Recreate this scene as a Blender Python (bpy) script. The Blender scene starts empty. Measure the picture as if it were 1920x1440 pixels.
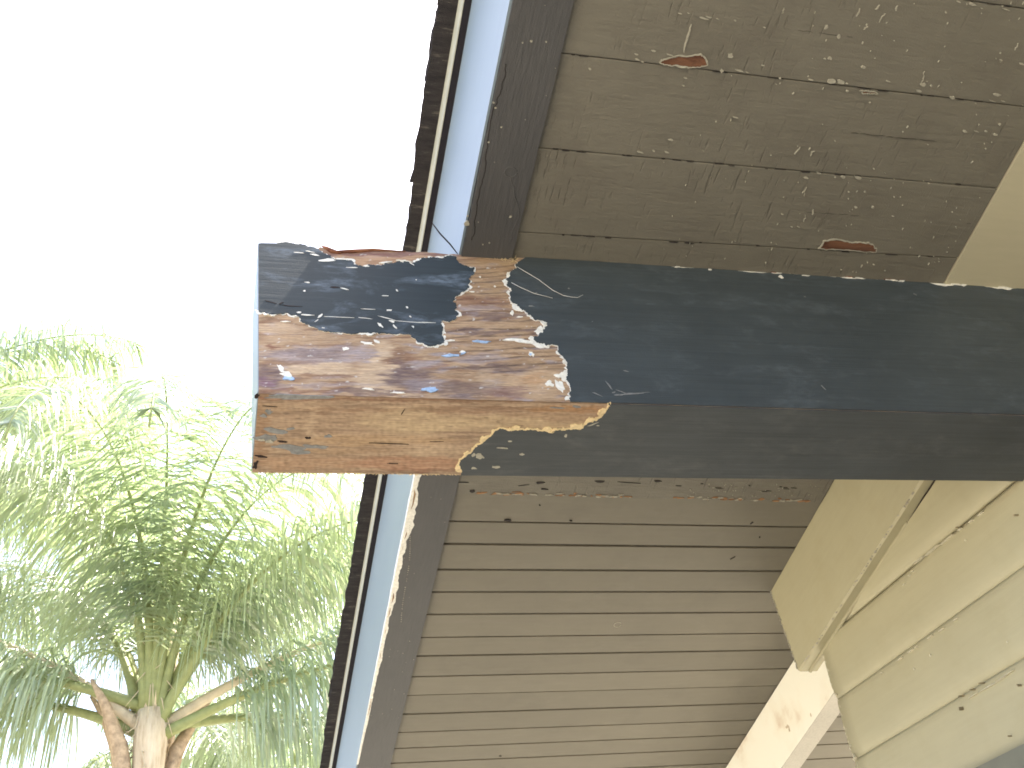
import bpy, bmesh, math, random
from mathutils import Vector, Matrix, noise

rnd = random.Random(7)
SC = bpy.context.scene
COL = SC.collection

# ------------------------------------------------------------------ frames
# The roof plane falls 13.5 degrees away from the viewer.  Everything fixed to the
# roof is modelled in a roof frame: x along the soffit boards (into the house),
# y down the rake, z square to the roof; RW turns that frame into the world.
ALPHA = math.atan(0.24)
EYE = Vector((0, 0, 1.5))
RW = Matrix.Translation(EYE) @ Matrix.Rotation(-ALPHA, 4, 'X') @ Matrix.Translation(-EYE)
F = 1903.8
CX = Vector((0.9667254, -0.05070699, -0.25074052))
CY = Vector((-0.200568, -0.75864194, -0.61986682))
CZ = Vector((-0.1587907, 0.64953152, -0.74356863))
RC = Matrix((CX, CY, CZ))

# ------------------------------------------------------------------ camera
cam_d = bpy.data.cameras.new('camera')
cam_d.sensor_width = 36.0
cam_d.lens = F / 1920 * 36.0
cam_d.clip_start = 0.02
cam_d.clip_end = 2000
cam = bpy.data.objects.new('camera', cam_d)
COL.objects.link(cam)
cam.matrix_world = Matrix.Translation(EYE) @ (RW.to_3x3() @ RC).to_4x4()
SC.camera = cam

# ------------------------------------------------------------------ world, sun, exposure
SUN_EL, SUN_AZ = math.radians(63), math.radians(66)
w = bpy.data.worlds.new('World')
SC.world = w
w.use_nodes = True
nt = w.node_tree
nt.nodes.clear()
sky = nt.nodes.new('ShaderNodeTexSky')
sky.sky_type = 'NISHITA'
sky.sun_disc = False
sky.sun_elevation = SUN_EL
sky.sun_rotation = SUN_AZ
sky.air_density = 1.0
sky.dust_density = 6.0
sky.ozone_density = 1.0
bg = nt.nodes.new('ShaderNodeBackground')
bg.inputs['Strength'].default_value = 0.15
wo = nt.nodes.new('ShaderNodeOutputWorld')
nt.links.new(sky.outputs[0], bg.inputs[0])
nt.links.new(bg.outputs[0], wo.inputs[0])
sd = Vector((math.sin(SUN_AZ) * math.cos(SUN_EL), math.cos(SUN_AZ) * math.cos(SUN_EL), math.sin(SUN_EL)))
sl = bpy.data.lights.new('sun', 'SUN')
sl.energy = 5.0
sl.angle = math.radians(0.5)
sl.color = (1.0, 0.95, 0.86)
so = bpy.data.objects.new('sun', sl)
COL.objects.link(so)
so.rotation_euler = sd.to_track_quat('Z', 'Y').to_euler()
so.location = (10, 10, 20)
vs = SC.view_settings
vs.view_transform = 'Standard'
vs.look = 'None'
vs.exposure = 2.5
vs.gamma = 1.0
vs.use_curve_mapping = False
SC.cycles.max_bounces = 10
SC.cycles.diffuse_bounces = 6
SC.cycles.use_denoising = True
SC.cycles.filter_width = 1.75

# ------------------------------------------------------------------ helpers: tracing onto roof-frame planes
def ray(px, py):
    return RC @ Vector((px - 960, 720 - py, -F))

def onp(px, py, p0, n):
    d = ray(px, py)
    return EYE + d * (((p0 - EYE).dot(n)) / d.dot(n))

# ------------------------------------------------------------------ helpers: objects
def tag(o, label=None, cat=None, group=None, kind=None):
    if label: o['label'] = label
    if cat: o['category'] = cat
    if group: o['group'] = group
    if kind: o['kind'] = kind
    return o

def empty(name, matrix, label=None, cat=None, group=None):
    o = bpy.data.objects.new(name, None)
    COL.objects.link(o)
    o.empty_display_size = 0.1
    o.matrix_world = matrix
    tag(o, label, cat, group)
    return o

class MB:
    def __init__(self):
        self.v = []; self.f = []; self.s = []
    def face(self, pts, smooth=False):
        i = len(self.v)
        self.v += [tuple(p) for p in pts]
        self.f.append(list(range(i, i + len(pts)))); self.s.append(smooth)
    def box(self, x0, x1, y0, y1, z0, z1):
        i = len(self.v)
        for x in (x0, x1):
            for y in (y0, y1):
                for z in (z0, z1):
                    self.v.append((x, y, z))
        for q in ((0, 1, 3, 2), (4, 6, 7, 5), (0, 4, 5, 1), (2, 3, 7, 6), (0, 2, 6, 4), (1, 5, 7, 3)):
            self.f.append([i + k for k in q]); self.s.append(False)
    def hexa(self, b, t):
        """closed block from a bottom and a top quad"""
        i = len(self.v)
        self.v += [tuple(p) for p in b] + [tuple(p) for p in t]
        for q in ((3, 2, 1, 0), (4, 5, 6, 7), (0, 1, 5, 4), (1, 2, 6, 5), (2, 3, 7, 6), (3, 0, 4, 7)):
            self.f.append([i + k for k in q]); self.s.append(False)
    def extrude(self, loop, fn, t0, t1, cap0=True):
        """loop of (u,v); fn(u,v,t) -> point; closed slab between t0 and t1"""
        n = len(loop); i = len(self.v)
        self.v += [tuple(fn(u, v, t1)) for u, v in loop] + [tuple(fn(u, v, t0)) for u, v in loop]
        self.f.append([i + k for k in range(n)]); self.s.append(False)
        if cap0:
            self.f.append([i + n + k for k in reversed(range(n))]); self.s.append(False)
        for k in range(n):
            k2 = (k + 1) % n
            self.f.append([i + k2, i + k, i + n + k, i + n + k2]); self.s.append(False)
    def tube(self, pts, rad, n=6):
        i = len(self.v); pts = [Vector(p) for p in pts]
        up = Vector((0.13, 0.21, 0.97))
        for k, p in enumerate(pts):
            d = (pts[min(k + 1, len(pts) - 1)] - pts[max(k - 1, 0)])
            d = d.normalized() if d.length > 1e-9 else Vector((0, 0, 1))
            a = d.cross(up)
            if a.length < 1e-3: a = d.cross(Vector((1, 0, 0)))
            a.normalize(); b = d.cross(a)
            r = rad[k] if isinstance(rad, (list, tuple)) else rad
            for j in range(n):
                t = 2 * math.pi * j / n
                self.v.append(tuple(p + a * (r * math.cos(t)) + b * (r * math.sin(t))))
        for k in range(len(pts) - 1):
            for j in range(n):
                j2 = (j + 1) % n
                self.f.append([i + k * n + j, i + k * n + j2, i + (k + 1) * n + j2, i + (k + 1) * n + j]); self.s.append(True)
        self.f.append([i + j for j in reversed(range(n))]); self.s.append(False)
        self.f.append([i + (len(pts) - 1) * n + j for j in range(n)]); self.s.append(False)
    def build(self, name, mat, parent=None, kind=None, matrix=None, bevel=0, fix=True):
        me = bpy.data.meshes.new(name)
        me.from_pydata(self.v, [], self.f)
        me.polygons.foreach_set('use_smooth', self.s)
        if fix or bevel:
            bm = bmesh.new(); bm.from_mesh(me)
            if bevel:
                bmesh.ops.remove_doubles(bm, verts=bm.verts, dist=1e-6)
                bmesh.ops.bevel(bm, geom=list(bm.edges), offset=bevel, segments=2, profile=0.6, affect='EDGES')
            if fix:
                bmesh.ops.recalc_face_normals(bm, faces=bm.faces)
            big = [f for f in bm.faces if len(f.verts) > 12]
            if big: bmesh.ops.triangulate(bm, faces=big, ngon_method='EAR_CLIP')
            bm.to_mesh(me); bm.free()
        me.update()
        if mat: me.materials.append(mat)
        o = bpy.data.objects.new(name, me)
        COL.objects.link(o)
        if parent: o.parent = parent
        if matrix is not None: o.matrix_world = matrix
        if kind: o['kind'] = kind
        return o

def nz_(a, b, c=0.0): return noise.noise(Vector((a, b, c)))

def torn(pts, amp, levels, r, decay=0.55):
    """midpoint displacement along an open chain of 2-D points"""
    pts = [Vector(p) for p in pts]
    for _ in range(levels):
        out = [pts[0]]
        for a, b in zip(pts, pts[1:]):
            d = b - a
            if d.length > 0.0012:
                nrm = Vector((-d.y, d.x))
                nrm = nrm.normalized() if nrm.length else nrm
                out.append((a + b) / 2 + nrm * r.uniform(-1, 1) * min(amp, d.length * 0.35))
            out.append(b)
        pts = out; amp *= decay
    return pts

def rim_strip(mb, chain, side, fn, wmax, tbase, r, wmin=0.0004, inset=0.003, freq=35.0, seed=0.0):
    """ragged strip along a torn chain, side=+1/-1 chooses the left or right of travel"""
    n = len(chain); i = len(mb.v)
    s = 0
    for k, p in enumerate(chain):
        d = chain[min(k + 1, n - 1)] - chain[max(k - 1, 0)]
        d = d.normalized() if d.length > 1e-9 else Vector((1, 0))
        nrm = Vector((-d.y, d.x)) * side
        if k: s += (chain[k] - chain[k - 1]).length
        q = noise.noise(Vector((s * freq, seed, 0.3))) * 0.6 + noise.noise(Vector((s * freq * 4, seed, 4.3))) * 0.4
        wd = max(wmin, wmax * (0.32 + q * 2.3) + r.uniform(-.25, .3) * wmax * .45)
        a = p - nrm * inset; b = p + nrm * wd
        mb.v.append(tuple(fn(a.x, a.y, tbase + r.uniform(0, .00025))))
        mb.v.append(tuple(fn(b.x, b.y, tbase + r.uniform(0, .00025) + max(0, noise.noise(Vector((s * 55, seed, 14.0)))) * .0045 * min(1, wd / .002))))
        mb.v.append(tuple(fn(b.x, b.y, 0.0)))
    for k in range(n - 1):
        a = i + 3 * k; b = a + 3
        mb.f.append([a, a + 1, b + 1, b]); mb.s.append(False)
        mb.f.append([a + 1, a + 2, b + 2, b + 1]); mb.s.append(False)

def blob(c, rx, ry, n, r, ang=0.0, rough=0.35):
    out = []
    ph = r.uniform(0, 50)
    for k in range(n):
        t = 2 * math.pi * k / n
        q = 1 + rough * noise.noise(Vector((math.cos(t) * 1.6 + ph, math.sin(t) * 1.6, ph))) * 1.6
        q += r.uniform(-.12, .12)
        x, y = rx * q * math.cos(t), ry * q * math.sin(t)
        out.append((c[0] + x * math.cos(ang) - y * math.sin(ang), c[1] + x * math.sin(ang) + y * math.cos(ang)))
    return out

# ------------------------------------------------------------------ helpers: materials
class NT:
    def __init__(self, name):
        self.m = bpy.data.materials.new(name); self.m.use_nodes = True
        self.t = self.m.node_tree; self.t.nodes.clear()
        self.out = self.t.nodes.new('ShaderNodeOutputMaterial')
        self.p = self.t.nodes.new('ShaderNodeBsdfPrincipled')
        self.t.links.new(self.p.outputs[0], self.out.inputs[0])
        self.tc = self.t.nodes.new('ShaderNodeTexCoord')
    def n(self, ty, **kw):
        o = self.t.nodes.new(ty)
        for k, v in kw.items(): setattr(o, k, v)
        return o
    def put(self, sock, v):
        if hasattr(v, 'is_output') or isinstance(v, bpy.types.NodeSocket): self.t.links.new(v, sock)
        elif isinstance(v, (tuple, list)):
            sock.default_value = (*v, 1.0) if len(v) == 3 and len(sock.default_value) == 4 else v
        else: sock.default_value = v
    def coords(self, scale=(1, 1, 1), loc=(0, 0, 0), rot=(0, 0, 0), src=None):
        o = self.n('ShaderNodeMapping')
        self.put(o.inputs['Vector'], src or self.tc.outputs['Object'])
        o.inputs['Scale'].default_value = scale; o.inputs['Location'].default_value = loc; o.inputs['Rotation'].default_value = rot
        return o.outputs[0]
    def noise(self, vec, scale=1.0, detail=4.0, rough=0.55, dist=0.0, color=False):
        o = self.n('ShaderNodeTexNoise')
        self.put(o.inputs['Vector'], vec)
        o.inputs['Scale'].default_value = scale; o.inputs['Detail'].default_value = detail
        o.inputs['Roughness'].default_value = rough; o.inputs['Distortion'].default_value = dist
        return o.outputs['Color' if color else 'Fac']
    def math(self, op, a, b=0.0, c=0.0):
        o = self.n('ShaderNodeMath', operation=op)
        self.put(o.inputs[0], a); self.put(o.inputs[1], b); self.put(o.inputs[2], c)
        return o.outputs[0]
    def rng(self, v, a, b, c=0.0, d=1.0):
        o = self.n('ShaderNodeMapRange')
        self.put(o.inputs[0], v)
        for k, x in zip((1, 2, 3, 4), (a, b, c, d)): o.inputs[k].default_value = x
        return o.outputs[0]
    def ramp(self, v, stops):
        o = self.n('ShaderNodeValToRGB')
        self.put(o.inputs[0], v)
        e = o.color_ramp.elements
        while len(e) < len(stops): e.new(0.5)
        for el, (p, c) in zip(e, stops):
            el.position = p; el.color = (*c, 1)
        return o.outputs[0]
    def mix(self, fac, a, b, mode='MIX'):
        o = self.n('ShaderNodeMix', data_type='RGBA', blend_type=mode)
        self.put(o.inputs[0], fac); self.put(o.inputs[6], a); self.put(o.inputs[7], b)
        return o.outputs[2]
    def bump(self, h, strength=0.5, dist=0.001, prev=None):
        o = self.n('ShaderNodeBump')
        o.inputs['Strength'].default_value = strength; o.inputs['Distance'].default_value = dist
        self.put(o.inputs['Height'], h)
        if prev is not None: self.put(o.inputs['Normal'], prev)
        return o.outputs[0]
    def fin(self, col, rough=0.6, normal=None, spec=0.4):
        self.put(self.p.inputs['Base Color'], col); self.put(self.p.inputs['Roughness'], rough)
        if 'Specular IOR Level' in self.p.inputs: self.p.inputs['Specular IOR Level'].default_value = spec
        if normal is not None: self.put(self.p.inputs['Normal'], normal)
        return self.m

def paint(name, col, var=0.12, rough=0.55, grain=(2, 40, 40), bump=0.35, dist=0.0008, spec=0.4, scuff=None, scuff_amt=0.0, blot=6.0, streak=None, dirt=None, objvar=0.0):
    m = NT(name)
    g = m.noise(m.coords(grain), 3.0, 5, 0.6)
    b = m.noise(m.coords((1, 1, 1)), blot, 4, 0.6)
    pores = m.noise(m.coords((1, 1, 1)), 420.0, 2, 0.6)
    k = m.math('ADD', m.math('MULTIPLY', g, 0.5), m.math('MULTIPLY', b, 0.5))
    lo = tuple(c * (1 - var) for c in col); hi = tuple(c * (1 + var) for c in col)
    c = m.ramp(k, [(0.3, lo), (0.7, hi)])
    h = m.math('ADD', g, m.math('MULTIPLY', pores, 0.35))
    if streak:
        s = m.noise(m.coords(streak), 3.0, 3, 0.5)
        s2 = m.rng(s, 0.60, 0.72)
        msk = m.rng(m.noise(m.coords((1, 1, 1), (3, 1, 2)), 5.0, 2, .5), 0.42, 0.6)
        s2 = m.math('MULTIPLY', s2, msk)
        h = m.math('SUBTRACT', h, m.math('MULTIPLY', s2, 0.9))
        c = m.mix(m.math('MULTIPLY', s2, 0.35), c, tuple(x * 0.55 for x in col))
    if dirt:
        d1 = m.rng(m.noise(m.coords((1, 1, 1), (9, 2, 5)), 9.0, 5, .65), 0.5, 0.72)
        c = m.mix(m.math('MULTIPLY', d1, dirt[1]), c, dirt[0])
    if scuff:
        s = m.noise(m.coords((9, 22, 22), (1.7, 0, 0)), 1.0, 6, 0.66, 0.6)
        s = m.rng(s, 0.50, 0.74)
        s3 = m.noise(m.coords((60, 130, 130)), 1.0, 3, 0.6)
        s = m.math('MULTIPLY', s, m.rng(s3, 0.3, 0.65))
        c = m.mix(m.math('MULTIPLY', s, scuff_amt), c, scuff)
    if objvar:
        oi = m.n('ShaderNodeObjectInfo')
        c = m.mix(1.0, c, m.ramp(oi.outputs['Random'], [(0.0, (1 - objvar,) * 3), (1.0, (1 + objvar, 1 + objvar * .95, 1 + objvar * .85))]), 'MULTIPLY')
    n = m.bump(h, bump, dist)
    return m.fin(c, rough, n, spec)

def wood(name, tan, brown, grey, freq=34.0, warp=1.6, across='z', grey_amt=0.8, bump=0.8, gold=None):
    """weathered bare timber, grain along object x"""
    m = NT(name)
    sc = (1.0, 1.0, 1.0)
    co = m.tc.outputs['Object']
    sep = m.n('ShaderNodeSeparateXYZ'); m.put(sep.inputs[0], co)
    v = sep.outputs[{'z': 2, 'y': 1}[across]]
    w1 = m.noise(m.coords((5.5, 7, 9)), 1.0, 2, 0.45)
    w2 = m.noise(m.coords((16, 60, 60)), 1.0, 4, 0.6)
    ph = m.math('ADD', m.math('MULTIPLY', v, freq), m.math('MULTIPLY', w1, warp * 4))
    ph = m.math('ADD', ph, m.math('MULTIPLY', w2, 0.55))
    fr = m.math('FRACT', ph)
    fib = m.noise(m.coords((7, 260, 260)), 1.0, 5, 0.7)
    fib2 = m.noise(m.coords((28, 900, 900)), 1.0, 3, 0.6)
    k = m.math('ADD', fr, m.math('MULTIPLY', m.math('SUBTRACT', fib, 0.5), 0.7))
    mid = tuple((a + b) / 2 for a, b in zip(tan, brown))
    c = m.ramp(k, [(0.0, mid), (0.12, tan), (0.55, tuple(x * 0.92 for x in tan)), (0.8, mid), (0.93, brown), (1.0, mid)])
    gm = m.noise(m.coords((8, 26, 26), (0.3, 0.2, 0.1)), 1.0, 5, 0.6, 0.8)
    gm = m.rng(gm, 0.46, 0.62)
    gm = m.math('MULTIPLY', gm, m.rng(fib, 0.3, 0.62))
    c = m.mix(m.math('MULTIPLY', gm, grey_amt), c, grey)
    rm = m.rng(m.noise(m.coords((11, 42, 42), (5, 1, 3)), 1.0, 5, 0.62, 0.5), 0.56, 0.66)
    c = m.mix(m.math('MULTIPLY', rm, 0.75), c, tuple(x * 0.85 for x in brown))
    if gold:
        gd = m.rng(m.noise(m.coords((6, 18, 18), (2, 8, 1)), 1.0, 4, 0.6), 0.5, 0.65)
        c = m.mix(m.math('MULTIPLY', gd, 0.7), c, gold)
    c = m.mix(m.rng(fib2, 0.35, 0.7, 0.0, 0.35), c, tuple(x * 0.5 for x in brown))
    h = m.math('ADD', m.math('MULTIPLY', fr, 0.7), m.math('MULTIPLY', fib, 0.9))
    n = m.bump(h, bump, 0.0022)
    return m.fin(c, 0.78, n, 0.25)

def flat(name, col, rough=0.6, var=0.15, scale=60.0, bump=0.3, dist=0.001, spec=0.3):
    m = NT(name)
    a = m.noise(m.coords((1, 1, 1)), scale, 5, 0.6)
    c = m.ramp(a, [(0.3, tuple(x * (1 - var) for x in col)), (0.7, tuple(x * (1 + var) for x in col))])
    return m.fin(c, rough, m.bump(a, bump, dist), spec)

M = {}
M['slate'] = paint('slate_paint', (0.047, 0.058, 0.066), 0.26, 0.55, (1.6, 75, 75), 0.7, 0.0009, 0.4, (0.13, 0.155, 0.18), 0.5)
M['slate_worn'] = paint('worn_slate_paint', (0.030, 0.040, 0.047), 0.16, 0.74, (3, 60, 60), 0.45, 0.0007, 0.25, (0.20, 0.25, 0.32), 0.8)
M['slate_under'] = paint('slate_paint_underside', (0.055, 0.060, 0.064), 0.26, 0.6, (1.8, 75, 75), 0.8, 0.0008, 0.35, (0.13, 0.13, 0.125), 0.4)
M['wood_side'] = wood('weathered_timber', (0.41, 0.275, 0.165), (0.155, 0.082, 0.055), (0.165, 0.120, 0.130), 30.0, 1.5, 'z', 0.95)
M['wood_under'] = wood('bare_timber_underside', (0.37, 0.235, 0.125), (0.20, 0.112, 0.062), (0.22, 0.155, 0.11), 22.0, 0.35, 'y', 0.5, 0.6, (0.42, 0.285, 0.14))
M['wood_red'] = wood('torn_red_timber', (0.30, 0.13, 0.07), (0.13, 0.045, 0.03), (0.16, 0.07, 0.06), 60.0, 0.6, 'z', 0.6, 1.0)
M['wood_patch'] = wood('exposed_board_timber', (0.19, 0.088, 0.05), (0.085, 0.036, 0.024), (0.16, 0.095, 0.07), 60.0, 0.6, 'y', 0.4, 1.0)
M['wood_edge'] = wood('orange_edge_timber', (0.40, 0.22, 0.11), (0.20, 0.09, 0.045), (0.2, 0.13, 0.1), 60.0, 0.6, 'y', 0.4, 1.0)
M['primer'] = flat('white_primer', (0.72, 0.70, 0.65), 0.8, 0.16, 160, 0.6)
M['primer_cream'] = flat('cream_torn_edge', (0.66, 0.52, 0.31), 0.85, 0.2, 200, 0.8)
M['fleck'] = flat('pale_paint_chip', (0.34, 0.32, 0.265), 0.8, 0.2, 220, 0.5)
M['wallchip'] = flat('pale_wall_chip', (0.56, 0.52, 0.40), 0.7, 0.15, 220, 0.4)
M['smudge'] = flat('brown_smudge', (0.22, 0.18, 0.11), 0.8, 0.3, 80)
M['stain'] = flat('tan_stain', (0.55, 0.45, 0.33), 0.8, 0.3, 80)
M['hole'] = flat('dark_nail_hole', (0.02, 0.012, 0.012), 0.9)
M['bluegrey'] = flat('blue_grey_paint_residue', (0.20, 0.20, 0.20), 0.8, 0.25, 120)
M['blue'] = flat('pale_blue_old_paint', (0.30, 0.42, 0.62), 0.7, 0.3, 120)
SO = (0.152, 0.140, 0.115)
M['soffit_near'] = paint('peeling_soffit_paint', SO, 0.10, 0.62, (6, 40, 40), 1.0, 0.0018, 0.35, (0.185, 0.172, 0.142), 0.5, 7.0, (60, 7, 20), ((0.12, 0.108, 0.09), 0.6), 0.05)
M['soffit_far'] = paint('soffit_paint', (0.158, 0.143, 0.114), 0.06, 0.6, (3, 30, 30), 0.25, 0.0006, 0.35, (0.21, 0.195, 0.16), 0.35, 4.0, None, ((0.125, 0.113, 0.092), 0.45), 0.05)
M['joint'] = flat('dark_joint', (0.03, 0.026, 0.026), 0.9)
M['joint_brown'] = flat('paint_filled_joint', (0.06, 0.053, 0.045), 0.9)
M['fascia'] = paint('brown_fascia_paint', (0.073, 0.071, 0.073), 0.13, 0.55, (60, 7, 30), 0.8, 0.0015, 0.4)
M['skylit_face'] = paint('skylit_blue_face', (0.19, 0.235, 0.275), 0.05, 0.42, (60, 3, 30), 0.15, 0.0005, 0.5)  # pale blue stands for skylight on dark paint, put into the colour
M['drip'] = flat('weathered_metal_lip', (0.42, 0.42, 0.36), 0.5, 0.12, 40, 0.1)
M['overhang_shade'] = flat('shade_dark_sheathing', (0.018, 0.016, 0.022), 0.9, 0.2, 80)  # near-black: the shade under the overhang is put into the colour
M['olive'] = paint('olive_tan_wall_paint', (0.37, 0.336, 0.222), 0.05, 0.5, (40, 3, 40), 0.3, 0.0008, 0.4, None, 0, 5.0, None, ((0.31, 0.275, 0.165), 0.35))
M['olive_dark'] = paint('olive_frieze_underside', (0.33, 0.30, 0.20), 0.06, 0.6, (40, 3, 40), 0.35, 0.0008, 0.3)
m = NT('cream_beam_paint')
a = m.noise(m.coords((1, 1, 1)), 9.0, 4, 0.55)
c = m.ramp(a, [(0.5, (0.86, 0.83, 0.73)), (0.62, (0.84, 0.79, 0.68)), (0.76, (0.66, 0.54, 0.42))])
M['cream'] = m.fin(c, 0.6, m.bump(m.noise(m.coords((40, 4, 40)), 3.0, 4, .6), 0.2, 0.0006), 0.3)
m = NT('asphalt_shingle')
a = m.noise(m.coords((1, 1, 1)), 600.0, 2, 0.6)
b = m.noise(m.coords((3, 14, 3)), 5.0, 6, 0.72)
c = m.ramp(b, [(0.35, (0.020, 0.018, 0.022)), (0.58, (0.042, 0.038, 0.04)), (0.70, (0.15, 0.13, 0.115))])
M['shingle'] = m.fin(c, 0.9, m.bump(m.math('ADD', a, b), 1.0, 0.003), 0.2)
m = NT('sunlit_ground')
a = m.noise(m.coords((1, 1, 1)), 0.8, 6, 0.6)
b = m.noise(m.coords((1, 1, 1)), 30.0, 5, 0.7)
c = m.ramp(m.math('ADD', m.math('MULTIPLY', a, .6), m.math('MULTIPLY', b, .4)), [(0.35, (0.215, 0.20, 0.155)), (0.65, (0.275, 0.257, 0.207))])
M['ground'] = m.fin(c, 0.9, m.bump(b, 0.5, 0.01), 0.2)
m = NT('patio_concrete')
a = m.noise(m.coords((1, 1, 1)), 5.0, 7, 0.65)
c = m.ramp(a, [(0.35, (0.26, 0.24, 0.20)), (0.65, (0.34, 0.32, 0.27))])
M['patio'] = m.fin(c, 0.85, m.bump(a, 0.4, 0.004), 0.3)
M['glass_frame'] = flat('dark_window_frame', (0.14, 0.14, 0.11), 0.5, 0.08, 30, 0.1)
m = NT('window_glass')
M['glass'] = m.fin((0.04, 0.05, 0.05), 0.05, None, 0.6)

def leafmat(name, col, col2, trans):
    m = NT(name)
    oi = m.n('ShaderNodeObjectInfo')
    a = m.noise(m.coords((1, 1, 1)), 2.6, 4, 0.6)
    k = m.math('ADD', m.math('MULTIPLY', a, 0.75), m.math('MULTIPLY', oi.outputs['Random'], 0.3))
    c = m.ramp(k, [(0.35, col), (0.7, col2)])
    d = m.n('ShaderNodeBsdfDiffuse'); m.put(d.inputs[0], c)
    t = m.n('ShaderNodeBsdfTranslucent'); m.put(t.inputs[0], m.mix(0.6, c, trans))
    g = m.n('ShaderNodeBsdfGlossy'); g.inputs['Roughness'].default_value = 0.35
    m1 = m.n('ShaderNodeMixShader'); m1.inputs[0].default_value = 0.42
    m.t.links.new(d.outputs[0], m1.inputs[1]); m.t.links.new(t.outputs[0], m1.inputs[2])
    m2 = m.n('ShaderNodeMixShader'); m2.inputs[0].default_value = 0.16
    m.t.links.new(m1.outputs[0], m2.inputs[1]); m.t.links.new(g.outputs[0], m2.inputs[2])
    m.t.links.new(m2.outputs[0], m.out.inputs[0])
    m.t.nodes.remove(m.p)
    return m.m
M['leaf'] = leafmat('palm_leaflet', (0.13, 0.20, 0.15), (0.32, 0.38, 0.22), (0.45, 0.55, 0.24))
M['rachis'] = flat('palm_stalk', (0.24, 0.27, 0.12), 0.5, 0.15, 20)
M['spear'] = flat('pale_palm_spear', (0.55, 0.47, 0.35), 0.6, 0.15, 20)
m = NT('palm_trunk')
a = m.noise(m.coords((18, 18, 3)), 1.0, 6, 0.7)
c = m.ramp(a, [(0.35, (0.42, 0.32, 0.22)), (0.5, (0.60, 0.50, 0.38)), (0.68, (0.68, 0.60, 0.48))])
M['trunk'] = m.fin(c, 0.9, m.bump(a, 1.0, 0.02), 0.2)
M['boot'] = flat('palm_boot', (0.40, 0.30, 0.21), 0.85, 0.35, 25, 0.8, 0.006)

# ================================================================== SETTING
g = MB(); g.face([(-400, -400, 0), (400, -400, 0), (400, 400, 0), (-400, 400, 0)])
tag(g.build('ground', M['ground'], fix=False), kind='structure')
g = MB(); g.box(-0.9, 1.24, -4, 6, -0.2, 0.05)
tag(g.build('patio', M['patio']), kind='structure')

# ================================================================== ROOF (roof frame)
ZS = 2.80                       # soffit plane
XI, XO = 0.3835, 0.3005         # fascia inner and outer face at its lower edge
ZF = ZS - 0.008                 # fascia hangs a little below the soffit

# ---- soffit above the beam: wide-jointed peeling boards
def board_poly(ya0, ya1, yb0, yb1, x0, x1, xa=0.39, xb=1.15):
    """edges given by y at x=xa and x=xb, extended to x0..x1"""
    def ext(p, q, x): return p + (q - p) * (x - xa) / (xb - xa)
    return ext(ya0, ya1, x0), ext(ya0, ya1, x1), ext(yb0, yb1, x0), ext(yb0, yb1, x1)

def soffit_board(root, base, e0, e1, x0, x1, gap, mat, proud=0.0, bev=0.0012):
    a0, a1, b0, b1 = board_poly(e0[0], e0[1], e1[0], e1[1], x0, x1)
    a0 += gap / 2; a1 += gap / 2; b0 -= gap / 2; b1 -= gap / 2
    z0 = ZS - proud; z1 = ZS + 0.018
    mb = MB()
    bt = [Vector((x0, a0, z0)), Vector((x1, a1, z0)), Vector((x1, b1, z0)), Vector((x0, b0, z0))]
    tp = [Vector((x0, a0, z1)), Vector((x1, a1, z1)), Vector((x1, b1, z1)), Vector((x0, b0, z1))]
    mb.hexa([p - base for p in bt], [p - base for p in tp])
    return mb.build('soffit_board', mat, root, bevel=bev)

base_n = Vector((0.38, -0.6, ZS))
near = empty('plank_soffit', RW @ Matrix.Translation(base_n), 'peeling grey brown plank soffit with flaking joints above the dark beam', 'soffit')
# joints (y at x=.39, y at x=1.15); every second one is clogged with paint
jn = [(0.498, 0.481), (0.569, 0.5505), (0.640, 0.620), (0.711, 0.687), (0.782, 0.7545), (0.853, 0.825)]
jo = [(0.498 - 0.0713 * k, 0.481 - 0.070 * k) for k in range(16, 0, -1)]
alln = jo + jn
mains = alln[0::2] + [(0.924, 0.895)]
for k in range(len(mains) - 1):
    pr = rnd.uniform(-0.0008, 0.0010)
    soffit_board(near, base_n, mains[k], mains[k + 1], XI + 0.0005, 1.153, 0.0011, M['soffit_near'], pr, 0.0017)
# hairlines where the half joints are filled with paint, showing only in places
mb = MB()
for j0, j1 in alln[9::2]:
    x = 0.40
    while x < 1.14:
        L = rnd.uniform(.01, .05)
        if nz_(x * 5, j0 * 30) > .12:
            pts = [(x + L * q / 5 - base_n.x, j0 + (j1 - j0) * (x + L * q / 5 - .39) / .76 + rnd.gauss(0, .0004) - base_n.y, .00015) for q in range(6)]
            mb.tube(pts, [.0001, .0005, .0006, .0006, .0005, .0001], 5)
        x += L
mb.build('filled_joints', M['joint_brown'], near, kind='stuff')
bk = MB(); bk.box(XI - base_n.x + .001, 2.6, -0.9, 1.42, 0.0195, 0.03)
bk.build('roof_sheathing', M['joint_brown'], near)

base_f = Vector((0.38, 1.0, ZS))
far = empty('board_soffit', RW @ Matrix.Translation(base_f), 'smooth grey brown soffit of narrow grooved boards below the dark beam', 'soffit')
ys = [1.357, 1.4355, 1.501, 1.5795, 1.651, 1.726, 1.805, 1.8735, 1.9515, 2.025, 2.103, 2.180, 2.2505, 2.320]
while ys[-1] < 4.6: ys.append(ys[-1] + 0.0745)
for k in range(len(ys) - 1):
    soffit_board(far, base_f, (ys[k], ys[k]), (ys[k + 1], ys[k + 1]), XI + 0.0005, 2.9, 0.0052 + rnd.uniform(-.0016, .0016), M['soffit_far'], rnd.uniform(-0.0008, 0.0008), 0.0010)
# the old edge board beside the beam
soffit_board(far, base_f, (0.93, 0.90), (ys[0], ys[0]), XI + 0.0005, 1.153, 0.004, M['soffit_near'], 0.004, 0.0015)
bk = MB(); bk.box(XI - base_f.x + .001, 2.6, -0.17, 3.7, 0.0195, 0.03)
bk.build('roof_sheathing', M['joint'], far)

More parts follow.
